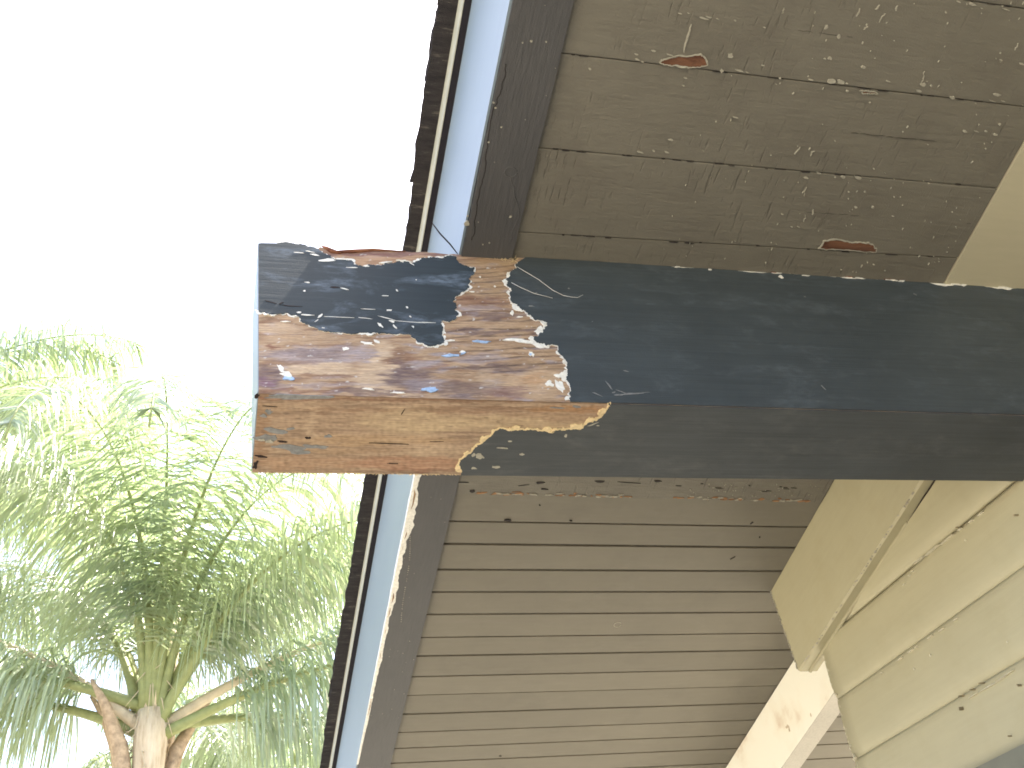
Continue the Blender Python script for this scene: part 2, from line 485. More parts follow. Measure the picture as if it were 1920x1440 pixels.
# ---- paint damage on the soffits
NZ = Vector((0, 0, 1))
def sp(px, py, z=ZS):
    p = onp(px, py, Vector((0, 0, z)), NZ); return (p.x, p.y)

def chip_obj(root, base, chips, name, mat, t=0.0009, proud=0.0008):
    mb = MB()
    for lp in chips:
        dz = rnd.uniform(0, 0.0005)
        mb.extrude(lp, lambda u, v, q: (u - base.x, v - base.y, -q), -0.001, proud + t + dz, cap0=False)
    return mb.build(name, mat, root, kind='stuff')

chips_n = []; cracks_n = []
def pchip(lst, px, py, rx, ry, ang=0.12, n=9):
    """chip traced at a picture position; radii in millimetres on the board"""
    lst.append(blob(sp(px, py), rx / 1000, ry / 1000, n, rnd, ang))
for (x, y, rx, ry) in [(1106, 129, 3.2, 2.8), (1225, 95, 5, 1.5), (1193, 101, 4, 1.5), (1195, 111, 4.5, 1.4), (1204, 115, 3.5, 1.6), (1255, 102, 6, 1), (1275, 25, 4, 1), (1290, 24, 3, .9),
                       (1320, 34, 9, 1.2), (1329, 32, 6, 1.4), (1345, 35, 4, .9), (1378, 38, 3, 1.5), (1433, 51, 4, 1), (1369, 104, 5, 4), (1430, 122, 4, 2), (1353, 132, 4, 4), (1386, 132, 8, 1.2), (1400, 135, 4, 1), (1462, 146, 3, 2.6),
                       (1257, 262, 4.5, 1.8), (1200, 285, 7, .9), (1225, 283, 3, 1.5), (1250, 285, 4.5, 1.5), (1285, 146, 4, 1.5), (1281, 160, 3, 1.4), (1379, 220, 6, .8),
                       (1558, 151, 8, 4.5), (1576, 153, 8, 3.5), (1587, 156, 3, 2), (1520, 149, 5, 1.3), (1555, 109, 4.5, 2.5), (1618, 125, 4.5, 2.4), (1588, 170, 3.2, 2.6), (1665, 152, 4.5, 1.2), (1730, 158, 5, 3),
                       (1722, 170, 6, 2.2), (1745, 160, 3, 2), (1785, 183, 5, 3.5), (1869, 177, 9, 2), (1860, 189, 6, .9), (1880, 189, 5, .8), (1808, 246, 5, 2.2), (1848, 246, 4, 2), (1866, 252, 4.5, 2.5), (1874, 233, 3, 3), (1830, 246, 6, .8),
                       (1580, 331, 5.5, 3), (1608, 332, 8, 3), (1511, 333, 5, 2), (1535, 324, 5, 1.4), (1565, 332, 2.5, 2), (1741, 343, 2.3, 1.6), (1638, 316, 2.5, 1.5), (1822, 7, 9, 2.2), (1797, 3, 5, 1), (1885, 17, 8, 1), (1840, 15, 3, 1.2),
                       (1773, 23, 2.5, 2), (1875, 99, 2.2, 2.2), (1876, 112, 4, 2), (1915, 119, 6, 1.4), (1549, 50, 4, 5), (1546, 110, 3, 2), (1572, 68, 4, 5), (1617, 80, 1.6, 3), (1591, 359, 3, 2), (1621, 359, 2.8, 2), (1590, 372, 2, 1.5),
                       (1604, 388, 4, 3), (1636, 388, 4, 3), (1484, 425, 3.5, 1.3), (1497, 425, 4, 1), (1466, 401, 4, 1.2), (1674, 405, 4, 1), (1638, 496, 3.5, 1.5), (1577, 505, 2, 1.5), (1676, 369, 2, 1.5), (1688, 369, 2, 1.5)]:
    pchip(chips_n, x, y, rx * (.8 if rx > 4.4 else .6), ry * (.8 if rx > 4.4 else .6))
# long fine cracks and slivers, running across the boards
for (a, b, wd) in [((1296, 45), (1282, 98), 2.6), ((1604, 30), (1612, 15), 1.8), ((1648, 8), (1640, 17), 1.8), ((1683, 10), (1679, 20), 2.2), ((1660, 25), (1648, 42), 1.2), ((1625, 44), (1619, 55), 2.5), ((1909, 80), (1902, 94), 1.4),
                   ((1525, 392), (1522, 402), 2.0), ((1509, 402), (1506, 415), 1.0), ((1500, 275), (1490, 290), 1.2), ((1527, 283), (1519, 292), 1.4), ((1733, 133), (1727, 155), 1.0), ((1470, 14), (1466, 25), 1.4), ((1512, 350), (1508, 368), .8)]:
    pa, pb = Vector(sp(*a)), Vector(sp(*b))
    ch = torn([pa, pb], 0.003, 4, rnd)
    nn = Vector((-(pb - pa).y, (pb - pa).x)).normalized()
    L = len(ch)
    lft = [p + nn * (wd / 2000) * (0.3 + math.sin(math.pi * min(1, max(0, k / (L - 1)))) * rnd.uniform(.5, 1)) for k, p in enumerate(ch)]
    rgt = [p - nn * (wd / 2000) * (0.3 + math.sin(math.pi * min(1, max(0, k / (L - 1)))) * rnd.uniform(.5, 1)) for k, p in enumerate(ch)]
    chips_n.append([tuple(p) for p in lft] + [tuple(p) for p in reversed(rgt)])
# scattered tiny flecks, thickest along the joints towards the house
for _ in range(110):
    x = min(1.13, 0.45 + 0.7 * math.sqrt(rnd.random()))
    j = rnd.choice(alln[10:])
    y0 = j[0] + (j[1] - j[0]) * (x - .39) / .76
    y = y0 + rnd.gauss(0, 0.012)
    chips_n.append(blob((x, y), rnd.uniform(.4, 1.2) / 1000, rnd.uniform(.3, .7) / 1000, 7, rnd, rnd.uniform(-1.8, 1.8)))
for _ in range(130):
    x = rnd.uniform(0.62, 1.13); y = rnd.uniform(0.2, 0.82)
    L = rnd.uniform(.6, 2.4)
    chips_n.append(blob((x, y), L / 1000, rnd.uniform(.2, .4) / 1000, 7, rnd, rnd.gauss(1.75, .25)))
chip_obj(near, base_n, chips_n, 'paint_chips', M['fleck'])
# clogged paint beads and dark splits along the joints
dk = []
for ji, (j0, j1) in enumerate(alln[8:]):
    x = 0.40
    while x < 1.14:
        L = rnd.uniform(0.004, 0.022)
        if rnd.random() < (0.30 if ji % 2 == 0 else 0.0):
            y = j0 + (j1 - j0) * (x + L / 2 - .39) / .76
            dk.append(blob((x + L / 2, y + rnd.gauss(0, .0007)), L / 2, rnd.uniform(.0004, .0010), 9, rnd, -0.03))
        x += L + rnd.uniform(0.0, 0.012)
chip_obj(near, base_n, dk, 'joint_splits', M['joint'], 0.0002, 0.0003)

def patch(root, base, px_pts, mat_w, name='bare_wood_patch', wmax=0.0012, seed=1.0):
    pts = [Vector(sp(*p)) for p in px_pts]
    ch = torn(pts + [pts[0]], 0.002, 3, rnd)
    lp = [tuple(p) for p in ch[:-1]]
    fn = lambda u, v, t: (u - base.x, v - base.y, -t)
    mb = MB(); mb.extrude(lp, fn, -0.001, 0.0016, cap0=False)
    o = mb.build(name, mat_w, root)
    area = sum(a.x * b.y - b.x * a.y for a, b in zip(ch, ch[1:]))
    mb = MB(); rim_strip(mb, ch, -1 if area > 0 else 1, fn, wmax, 0.0021, rnd, 0.0002, 0.0012, 60.0, seed)
    mb.build('primer_edge', M['fleck'], o, fix=False)
    return o
patch(near, base_n, [(1236, 117), (1245, 110), (1272, 103), (1313, 101), (1318, 104), (1326, 121), (1312, 126), (1290, 126), (1262, 122), (1244, 121)], M['wood_patch'], seed=2)
patch(near, base_n, [(1533, 465), (1541, 459), (1543, 451), (1576, 449), (1597, 454), (1622, 455), (1638, 459), (1644, 466), (1641, 472), (1600, 469), (1560, 466)], M['wood_patch'], seed=3)
patch(near, base_n, [(1611, 168), (1622, 169), (1638, 170), (1646, 175), (1630, 176), (1615, 173)], M['wood_patch'], seed=4)

# ragged split edge of the old board beside the beam
es = []; ew = []
for k in range(120):
    x = rnd.uniform(0.41, 1.14)
    q = noise.noise(Vector((x * 14, 3.3, 0)))
    if q < -0.12: continue
    y = 1.353 - abs(rnd.gauss(0, .0035))
    (es if rnd.random() < .45 else ew).append(blob((x, y), rnd.uniform(2, 9) / 1000, rnd.uniform(.7, 2.2) / 1000, 9, rnd, rnd.gauss(0, .12), .5))
chip_obj(far, base_f, es, 'edge_paint_chips', M['fleck'], 0.0006, 0.0045)
chip_obj(far, base_f, ew, 'edge_bare_wood', M['wood_edge'], 0.0004, 0.0042)
dk = [blob(sp(x, y), rx / 1000, ry / 1000, 9, rnd, a) for (x, y, rx, ry, a) in [(1012, 902, 9, 2.5, -.15), (1020, 914, 9, 1.6, .1), (980, 907, 12, .9, -.2), (1124, 900, 9, 3, 0), (1232, 899, 7, 2.4, 0), (885, 918, 5, 4, .3), (1180, 902, 22, .7, .05), (860, 901, 22, .6, 0)]]
for _ in range(12):
    x = rnd.uniform(.8, 1.13)
    dk.append(blob((x, 1.315 + rnd.gauss(0, .004)), rnd.uniform(2, 9) / 1000, rnd.uniform(.4, .9) / 1000, 7, rnd, 0.02))
chip_obj(far, base_f, dk, 'edge_dark_splits', M['joint'], 0.0002, 0.0045)
fl = []
for _ in range(55):
    fl.append(blob((rnd.uniform(.85, 1.13), 1.325 + rnd.gauss(0, .013)), rnd.uniform(.6, 2.4) / 1000, rnd.uniform(.4, 1.0) / 1000, 7, rnd, rnd.uniform(-1, 1.5)))
chip_obj(far, base_f, fl, 'edge_flecks', M['fleck'], 0.0003, 0.0045)
# a ring mark, scribble and small bits stuck to the far boards
rg = MB()
c0 = Vector((*sp(1158, 1171), 0))
rg.tube([(c0.x - base_f.x + math.cos(t) * .0085, c0.y - base_f.y + math.sin(t) * .0085, -0.0006) for t in [k * math.pi / 9 for k in range(17)]], 0.0007, 5)
rg.build('ring_mark', M['fleck'], far, kind='stuff')
bits = [blob(sp(x, y), rx / 1000, ry / 1000, 7, rnd, a) for (x, y, rx, ry, a) in [(952, 975, 6, 2.5, .1), (1410, 980, 1.2, 4, .6), (1373, 1046, .8, 6, .7), (1424, 1007, 1, 2, .4), (1070, 976, 3, 1.4, 0), (1483, 1210, 2, 4, .5), (1012, 947, 1.2, 1.2, 0), (938, 1417, 3, 1.2, 0)]]
chip_obj(far, base_f, bits, 'stuck_debris', M['joint'], 0.0006, 0.0009)

# ---- fascia
base_a = Vector((XO, 1.2, ZF))
fas = empty('fascia_board', RW @ Matrix.Translation(base_a), 'long brown fascia board with skylight-tinted outer face and chipped corner under the shingle edge', 'fascia board')
YA, YB = -1.2, 4.6
yb_near, yb_far = 0.8295, 0.9705     # slot for the beam
def fbox(name, mat, x0, x1, y0, y1, z0, z1, bev=0.0):
    mb = MB(); mb.box(x0 - base_a.x, x1 - base_a.x, y0 - base_a.y, y1 - base_a.y, z0 - base_a.z, z1 - base_a.z)
    return mb.build(name, mat, fas, bevel=bev)
ZT = 3.045
for (y0, y1) in ((YA, YB),):
    # underside board, subdivided so that its arris can wander
    n = int((y1 - y0) / 0.006)
    mb = MB()
    rows = []
    for k in range(n + 1):
        y = y0 + (y1 - y0) * k / n
        q = noise.noise(Vector((y * 9, .7, 0))) * .0012 + noise.noise(Vector((y * 60, 1.7, 0))) * .0005
        rin = noise.noise(Vector((y * 30, 5.7, 0))) * .0006
        rows.append([Vector((XO + .004 + q, y, ZF)), Vector((XI + rin, y, ZF)), Vector((XI + rin, y, ZT)), Vector((XO + .004, y, ZT))])
    for a, b in zip(rows, rows[1:]):
        for j in range(4):
            j2 = (j + 1) % 4
            mb.face([a[j] - base_a, b[j] - base_a, b[j2] - base_a, a[j2] - base_a])
    mb.face([p - base_a for p in rows[0]]); mb.face([p - base_a for p in rows[-1]])
    bmo = mb.build('timber_board', M['fascia'], fas)
# outer face boards, skylight painted in as pale blue
for (y0, y1) in ((YA, YB),):
    fbox('outer_face', M['skylit_face'], XO, XO + 0.0035, y0, y1, ZF + 0.004, ZT)
# chipped white arris beyond the beam, widest next to it
mb = MB(); mw = MB(); mbw = MB()
ch = torn([Vector((0.974, 0)), Vector((1.6, 0)), Vector((2.35, 0))], 0.0, 8, rnd)
n = 330
prev = None; prevw = None
for k in range(n + 1):
    y = 0.972 + 1.33 * (k / n)
    fade = max(0.0, 1 - (k / n) ** 1.6)
    q = 0.5 + 0.55 * noise.noise(Vector((y * 6, 8.2, 0))) + 0.4 * noise.noise(Vector((y * 28, 2.2, 0))) + .25 * noise.noise(Vector((y * 90, 2.2, 4)))
    wx = max(0.0002, 0.0145 * q * fade + 0.001 * fade)
    q2 = 0.55 + 0.5 * noise.noise(Vector((y * 8, 18.2, 0))) + 0.25 * noise.noise(Vector((y * 40, 2.2, 0)))
    wz = max(0.0003, 0.020 * q2 * fade)
    cur = [Vector((XO + .0015 + wx + .002, y, ZF - 0.0007)), Vector((XO - 0.0006, y, ZF - 0.0007)), Vector((XO - 0.0007, y, ZF + wz))]
    q3 = noise.noise(Vector((y * 11, 3.1, 0))) + .5 * noise.noise(Vector((y * 33, 3.1, 7)))
    ww = wx * max(0.0, min(.8, q3 * 1.7)) if k > 20 else 0
    curw = [Vector((XO + .0015 + wx * .35, y, ZF - 0.0012)), Vector((XO + .0015 + wx * .35 + ww, y, ZF - 0.0012))]
    if prev:
        for j in (0, 1): mb.face([prev[j] - base_a, prev[j + 1] - base_a, cur[j + 1] - base_a, cur[j] - base_a])
        if ww > .0004 or (prevw[1] - prevw[0]).length > .0004:
            mbw.face([prevw[0] - base_a, prevw[1] - base_a, curw[1] - base_a, curw[0] - base_a])
    prev = cur; prevw = curw
mb.build('chipped_primer', M['primer'], fas, fix=False)
mbw.build('bare_wood_streaks', M['wood_under'], fas, kind='stuff', fix=False)
# dotted line of pale specks on the underside beyond the beam, and specks near the beam
sk = []
for k in range(46):
    t = k / 45
    px, py = 765 - 3 * t + 4 * math.sin(t * 5), 985 + 180 * t
    if rnd.random() < .8: sk.append(blob(sp(px + 3 - 9 * t, py, ZF), rnd.uniform(.6, 1.3) / 1000, rnd.uniform(.6, 1.3) / 1000, 6, rnd))
for (px, py, s) in [(875, 418, 4.5), (925, 192, 1.5), (929, 202, 1.4), (940, 238, 1.4), (916, 266, 1.4), (877, 405, 1.6), (957, 406, 2), (918, 455, 1.4), (905, 458, 1.2), (996, 77, 1.5), (1024, 78, 1.2), (980, 80, 1.0)]:
    sk.append(blob(sp(px, py, ZF), s / 1000, s / 1100, 8, rnd))
for _ in range(40):
    y = rnd.uniform(.1, 2.3); sk.append(blob((rnd.uniform(.31, .38), y), rnd.uniform(.3, .8) / 1000, rnd.uniform(.3, .8) / 1000, 6, rnd))
chip_obj(fas, base_a, sk, 'paint_chips', M['fleck'], 0.0006, 0.0004)
# crack of doubled paint on the near underside, an old nail head under paint
mb = MB()
pts = [sp(x, y, ZF) for x, y in [(948, 120), (944, 150), (935, 180), (926, 200), (914, 275), (910, 300), (907, 330), (899, 360), (893, 400), (890, 430), (884, 450)]]
chn = torn([Vector(p) for p in pts], .002, 3, rnd)
mb.tube([(p.x - base_a.x, p.y - base_a.y, -0.0001) for p in chn], 0.0008, 5)
mb.build('paint_crack', M['joint'], fas)
mb = MB()
c0 = sp(958, 323, ZF)
mb.tube([(c0[0] - base_a.x + math.cos(t) * .009, c0[1] - base_a.y + math.sin(t) * .008, 0.0002) for t in [k * math.pi / 10 for k in range(20)]], 0.0011, 6)
pts = torn([Vector(sp(x, y, ZF)) for x, y in [(958, 332), (964, 350), (968, 375), (973, 400), (962, 430), (955, 455)]], .002, 2, rnd)
mb.tube([(p.x - base_a.x, p.y - base_a.y, 0.0002) for p in pts], 0.0010, 6)
mb.build('paint_drip', M['fascia'], fas)

# ---- roof edge: underside with its shade painted in, metal lip, shingles
def xavg(pts, z): return sum(onp(x, y, Vector((0, 0, z)), NZ).x for x, y in pts) / len(pts)
XW1 = xavg([(871.7, 0), (795, 463), (719, 885), (616, 1440)], ZT + .005)
zw0 = sum(onp(x, y, Vector((XW1, 0, 0)), Vector((1, 0, 0))).z for x, y in [(858, 0), (786, 463), (711, 885)]) / 3
XSH = xavg([(822.7, 0), (755, 466), (689, 885), (596, 1440)], zw0)
base_r = Vector((XSH, 1.2, zw0))
roof = empty('shingle_roof', RW @ Matrix.Translation(base_r), 'dark brown shingle roof edge with ragged overhang and thin metal lip, above the fascia', 'roof')
def rbox(name, mat, x0, x1, y0, y1, z0, z1):
    mb = MB(); mb.box(x0 - base_r.x, x1 - base_r.x, y0 - base_r.y, y1 - base_r.y, z0 - base_r.z, z1 - base_r.z)
    return mb.build(name, mat, roof)
rbox('shaded_overhang', M['overhang_shade'], XW1 + .001, 3.2, YA, YB, ZT + .004, ZT + .012)
rbox('metal_lip', M['drip'], XW1 - 0.0012, XW1 + 0.0005, YA, YB, ZT + .003, zw0)
rbox('roof_deck', M['overhang_shade'], XW1 + .002, 3.2, YA, YB, ZT + .014, zw0 + .006)
y = YA; k = 0
while y < YB:
    L = rnd.uniform(0.26, 0.36)
    j = rnd.uniform(-.003, .004)
    for layer in (0, 1):
        off = rnd.uniform(-.004, .003) if layer == 0 else rnd.uniform(-0.003, .008)
        y0 = y + (0.13 if layer else 0)
        nn = 26
        mb = MB()
        edge = []
        for q in range(nn + 1):
            yy = y0 + L * q / nn - .0008
            e = noise.noise(Vector((yy * 22, 1.1 + layer, 0))) * .0034 + noise.noise(Vector((yy * 110, 1.1, layer))) * .0026
            edge.append(Vector((XSH + j + off + e, yy)))
        loop = [tuple(p) for p in edge] + [(3.2, y0 + L - .0008), (3.2, y0)]
        zb = zw0 + 0.0065 + layer * .0042 + rnd.uniform(0, .0006)
        if layer == 0:
            loop = [tuple(p) for p in edge] + [(XW1 + .25, y0 + L - .0008), (XW1 + .25, y0)]
            zb = zw0 + .0002 + rnd.uniform(0, .0004)
            mb.extrude(loop, lambda u, v, t: (u - base_r.x, v - base_r.y, t - base_r.z), zb, zb + .0055)
        else:
            mb.extrude(loop, lambda u, v, t: (u - base_r.x, v - base_r.y, t - base_r.z), zb, zb + .0038)
        mb.build('shingle', M['shingle'], roof)
    y += L; k += 1

# ================================================================== BEAM
bx0 = Vector((0.002, 0.837, 2.46)); bdir = Vector((1.309, -0.033, 0)).normalized()
ang = math.atan2(bdir.y, bdir.x)
BM = Matrix.Translation(bx0) @ Matrix.Rotation(ang, 4, 'Z')
BMI = BM.inverted()
beam = empty('roof_beam', RW @ BM, 'dark slate painted beam with a rotten bare wood end sticking out past the roof edge', 'beam')
BH, BD, BL = 0.340, 0.136, 1.49
nF = BM.to_3x3() @ Vector((0, 1, 0))
def bf(px, py):            # near face -> (x, z)
    p = BMI @ onp(px, py, bx0, nF); return Vector((p.x, p.z))
def bu(px, py):            # underside -> (x, y)
    p = BMI @ onp(px, py, bx0, NZ); return Vector((p.x, p.y))
TF = lambda u, v, t: (u, -t, v)         # near face skin
TU = lambda u, v, t: (u, v, -t)         # underside skin

# timber core: side outline with the rotted top edge
top_px = [(482, 458), (520, 457.5), (556, 460), (577, 465), (596, 469), (602, 462.5), (606, 464.5), (618, 471), (640, 475), (660, 472), (680, 469), (715, 470), (752, 471.5), (794, 472.5), (840, 477), (880, 476), (912, 476.5), (942, 481.5), (969, 489)]
topc = [bf(*p) for p in top_px]
topc = torn(topc, 0.0022, 3, rnd)
xe = 0.0065
def XE(z): return 0.0104 - 0.0088 * z / BH
topc[0].x = XE(topc[0].y)
outline = [Vector((XE(0), 0.0)), Vector((BL, 0.0)), Vector((BL, BH)), Vector((0.40, BH))] + list(reversed(topc))
outline = [tuple(p) for p in outline]
mb = MB()
n = len(outline)
# near side follows the outline; far top edge stays straight, so the top is torn only along the near arris
i0 = len(mb.v)
for (x, z) in outline: mb.v.append((x, 0.0, z))
for (x, z) in outline:
    xx = x if x > 0.012 else x - 0.0055
    mb.v.append((xx, BD, z if z < .02 else BH - .004 - (BH - .004 - z) * 0.5))
mb.f.append([k for k in range(n)]); mb.s.append(False)
mb.f.append([n + k for k in reversed(range(n))]); mb.s.append(False)
for k in range(n):
    k2 = (k + 1) % n
    if k == 0: continue               # underside is its own sheet of timber
    mb.f.append([k2, k, n + k, n + k2]); mb.s.append(False)
core = mb.build('timber_core', M['wood_side'], beam)
# underside sheet: golden bare wood with a fuzzy far edge
near_e = torn([Vector((XE(0) + .001, 0.0)), Vector((0.6, 0.0)), Vector((BL, 0))], 0.0008, 6, rnd)
far_e = torn([Vector((BL, BD)), Vector((0.6, BD)), Vector((XE(0) - .0055, BD))], 0.0016, 8, rnd)
left_e = torn([Vector((XE(0) - .0055, BD)), Vector((XE(0) - .0028, BD * .5)), Vector((XE(0), 0))], 0.0006, 3, rnd)
lp = [tuple(p) for p in near_e] + [tuple(p) for p in far_e] + [tuple(p) for p in left_e[1:-1]]
mb = MB(); mb.extrude(lp, TU, -0.004, 0.0, cap0=False)
mb.build('lower_lamination', M['wood_under'], beam)

# ---- bare timber of the rotten end: fine sheets with relief and a colour per vertex
def pix(p):
    q = RC.transposed() @ (BM @ Vector(p) - EYE)
    return 960 - F * q.x / q.z, 720 + F * q.y / q.z
TAN, LTAN, BRN = Vector((.43, .30, .19)), Vector((.57, .43, .295)), Vector((.215, .12, .075))
RED, PUR, GPU, DRK = Vector((.20, .092, .062)), Vector((.150, .106, .107)), Vector((.35, .30, .31)), Vector((.065, .043, .038))
ORG, GLD = Vector((.35, .235, .145)), Vector((.49, .37, .235))
def nz(a, b, c=0.0): return noise.noise(Vector((a, b, c)))
def zone_mix(col, px, py, zones, warp):
    wx = px + (16 * nz(px / 60, py / 16, 3.0) + 22 * nz(px / 110, py / 3.4, 6.0) + 8 * nz(px / 22, py / 1.6, 16.0)) * warp; wy = py + 8 * nz(px / 45, py / 15, 8.0) * warp + 2.6 * nz(px / 14, py / 3.5, 2.0)
    for (cx, cy, rx, ry, c, st) in zones:
        d = math.hypot((wx - cx) / rx, (wy - cy) / ry)
        if d < 1.4:
            k = min(1, max(0, (1.25 - d) / .42)) * st * min(1, max(.4, .95 + .8 * nz(px / 26, py / 2.4, cx)))
            col = col.lerp(c, k)
    return col
ZS_ = [(607, 667, 95, 18, GPU, .8), (590, 662, 60, 10, PUR, .55), (596, 692, 66, 9, LTAN, .9), (640, 703, 75, 5, BRN, .85), (500, 707, 30, 22, PUR, .95), (497, 716, 20, 9, Vector((.22, .13, .17)), .8), (711, 709, 48, 26, LTAN, .85), (717, 661, 24, 22, LTAN, .85),
       (752, 671, 28, 16, BRN, .9), (765, 707, 44, 19, PUR, .95), (748, 690, 12, 22, PUR, .8), (797, 684, 32, 8, GPU, .85), (523, 616, 50, 11, LTAN, .6), (565, 632, 66, 12, TAN, .8), (513, 604, 36, 5, BRN, .7), (515, 649, 11, 4, RED, .95), (640, 640, 60, 6, ORG, .6),
       (535, 680, 60, 5, BRN, .45), (620, 722, 110, 4, GPU, .5), (560, 733, 70, 4, RED, .7), (700, 735, 90, 4, PUR, .7), (790, 742, 60, 3, LTAN, .5), (500, 741, 30, 4, DRK, .5),
       (915, 515, 52, 38, Vector((.36, .24, .14)), .75), (905, 566, 52, 8, RED, .6), (890, 578, 60, 6, GPU, .5), (910, 592, 80, 6, PUR, .75), (940, 609, 90, 6, TAN, .9), (925, 622, 95, 4, PUR, .8), (920, 645, 90, 5, ORG, .6), (960, 660, 95, 5, TAN, .8), (890, 672, 60, 9, GPU, .7),
       (935, 690, 70, 7, PUR, .8), (1000, 684, 60, 5, ORG, .6), (1005, 718, 62, 24, Vector((.52, .37, .24)), .85), (1000, 712, 22, 10, Vector((.46, .27, .14)), .6), (868, 730, 52, 18, PUR, .75), (840, 705, 40, 5, ORG, .6), (915, 712, 20, 22, LTAN, .45), (950, 735, 40, 12, Vector((.24, .15, .14)), .7), (820, 690, 24, 6, RED, .5), (800, 720, 30, 12, GPU, .6),
       (700, 488, 130, 10, Vector((.42, .26, .16)), .8), (720, 475, 140, 6, Vector((.20, .10, .10)), .8), (880, 482, 60, 5, BRN, .6), (950, 486, 25, 6, GLD, .5)]
LN = [(500, 1.0), (509, .8), (517, .7), (527, .9), (538, .7), (549, .8), (560, 1), (570, .9), (584, 1), (601, .8), (615, 1), (627, 1), (636, .9), (655, 1), (664, .6), (673, .9), (687, 1), (697, .7), (742, .8)]
def side_col(px, py):
    st = nz(px / 75, py / 5.0, 1.0) + .6 * nz(px / 30, py / 2.6, 5.0)
    col = TAN.lerp(BRN, min(1, max(0, .25 + st * .9)))
    g = nz(px / 50, py / 9, 11.0) + .5 * nz(px / 20, py / 4, 17.0)
    col = col.lerp(GPU, min(.8, max(0, (g - .12) * 1.7)))
    col = zone_mix(col, px, py, ZS_, 1.0)
    rel = st * .25
    # growth ring ridges, strongest where the wood has eroded beside the paint
    amt = min(1, max(0, (px - 800) / 60)) * (1 if py < 700 else .3) if py > 490 else .3
    yy = py - (-(px - 940) * .05 + 5 * nz(px / 85, py / 60, 21.0)) 
    for (ly, w_) in LN:
        d = abs(yy - ly) / (1.2 + 1.1 * (.5 + nz(px / 30, ly, 3.0)))
        if d < 1:
            k = (1 - d * d) * w_ * amt * max(0, min(1, .75 + 1.2 * nz(px / 25, ly * 2, 9.0)))
            col = col.lerp(DRK if int(ly) % 2 else BRN * .6, k * .85); rel -= k * .9
    f = nz(px / 40, py / 1.3, 31.0) * .5 + nz(px / 9, py / .8, 37.0) * .4
    col = col * (1 + f * .58)
    wf = nz(px / 14, py / 5, 51.0) + .5 * nz(px / 5, py / 3, 57.0)
    if wf > .62: col = col.lerp(Vector((.62, .60, .58)), min(.8, (wf - .62) * 6))
    return col, rel + f * .35
ZU_ = [(773, 790, 95, 24, GLD, .65), (1010, 788, 120, 14, ORG, .6), (930, 790, 90, 11, GLD, .65), (1050, 798, 60, 8, GLD, .6), (840, 800, 120, 9, GLD, .5), (650, 770, 95, 5, BRN, .5), (880, 768, 110, 6, BRN, .55), (1060, 768, 70, 8, Vector((.33, .17, .075)), .7), (486, 800, 16, 70, Vector((.25, .14, .08)), .6), (584, 800, 9, 44, LTAN, .4), (700, 826, 150, 10, Vector((.44, .30, .18)), .7),
       (760, 868, 120, 12, Vector((.40, .22, .14)), .7), (800, 880, 90, 4, RED, .55), (560, 868, 90, 12, Vector((.37, .235, .15)), .7), (650, 845, 90, 5, ORG, .5), (830, 845, 60, 10, LTAN, .4), (640, 748, 260, 3, RED, .6), (920, 751, 260, 2.5, BRN, .7), (905, 830, 20, 8, GLD, .5), (500, 765, 40, 10, ORG, .4)]
def under_col(px, py):
    st = nz(px / 120, py / 7.0, 41.0) + .5 * nz(px / 45, py / 3, 45.0)
    col = Vector((.40, .285, .195)).lerp(Vector((.22, .15, .105)), min(1, max(0, .3 + st * .8)))
    col = zone_mix(col, px, py, ZU_, .8)
    f = nz(px / 55, py / 1.4, 61.0) * .5 + nz(px / 10, py / .9, 67.0) * .45
    b = nz(px / 7, py / 6, 71.0)
    dk = max(0, nz(px / 22, py / 2.2, 77.0) - .42) * 1.6
    col = col * (1 + f * .36 + b * .22)
    col = col.lerp(DRK, min(.7, dk))
    return col, f * .5 + st * .2 - dk
def sheet(name, mat, nu, nv, pos, colf):
    v = []; cols = []; fs = []
    for a in range(nu + 1):
        for b in range(nv + 1):
            p = pos(a / nu, b / nv, 0.0)
            px, py = pix(p)
            c, rel = colf(px, py)
            v.append(tuple(pos(a / nu, b / nv, max(-1, min(1, rel)))))
            cols += [max(.01, c.x), max(.01, c.y), max(.01, c.z), 1.0]
    for a in range(nu):
        for b in range(nv):
            i_ = a * (nv + 1) + b; fs.append((i_, i_ + 1, i_ + nv + 2, i_ + nv + 1))
    me = bpy.data.meshes.new(name); me.from_pydata(v, [], fs)
    at_ = me.color_attributes.new('grain', 'FLOAT_COLOR', 'POINT'); at_.data.foreach_set('color', cols)
    me.polygons.foreach_set('use_smooth', [True] * len(fs)); me.materials.append(mat); me.update()
    o = bpy.data.objects.new(name, me); COL.objects.link(o); o.parent = beam
    return o
m = NT('rotten_timber_grain')
vc = m.n('ShaderNodeVertexColor'); vc.layer_name = 'grain'
fb = m.noise(m.coords((22, 700, 700)), 1.0, 4, .65)
cc = m.mix(m.rng(fb, .35, .75, 0, .4), vc.outputs[0], (.10, .06, .045))
cc = m.mix(m.rng(m.noise(m.coords((60, 500, 500)), 1.0, 3, .6), .55, .8, 0, .35), cc, (.62, .50, .38))
M['grain'] = m.fin(cc, 0.82, m.bump(fb, 0.7, 0.0012), 0.2)
tz = sorted([(p.x, p.y) for p in topc])
def topz(x):
    for (xa, za), (xb, zb) in zip(tz, tz[1:]):
        if xa <= x <= xb: return za + (zb - za) * (x - xa) / max(1e-9, xb - xa)
    return tz[0][1] if x < tz[0][0] else BH - .0005
XG = 0.445
def side_pos(u, v, rel):
    z0 = 0.0; zt2 = topz(.004 + u * (XG - .004)) - .0004
    z = z0 + (zt2 - z0) * v
    x = XE(z) + u * (XG - XE(z))
    return Vector((x, -.0004 - .00042 * (rel + .4) * min(1, 6 * v, 6 * (1 - v)), z))
sheet('near_face_timber', M['grain'], 330, 250, side_pos, side_col)
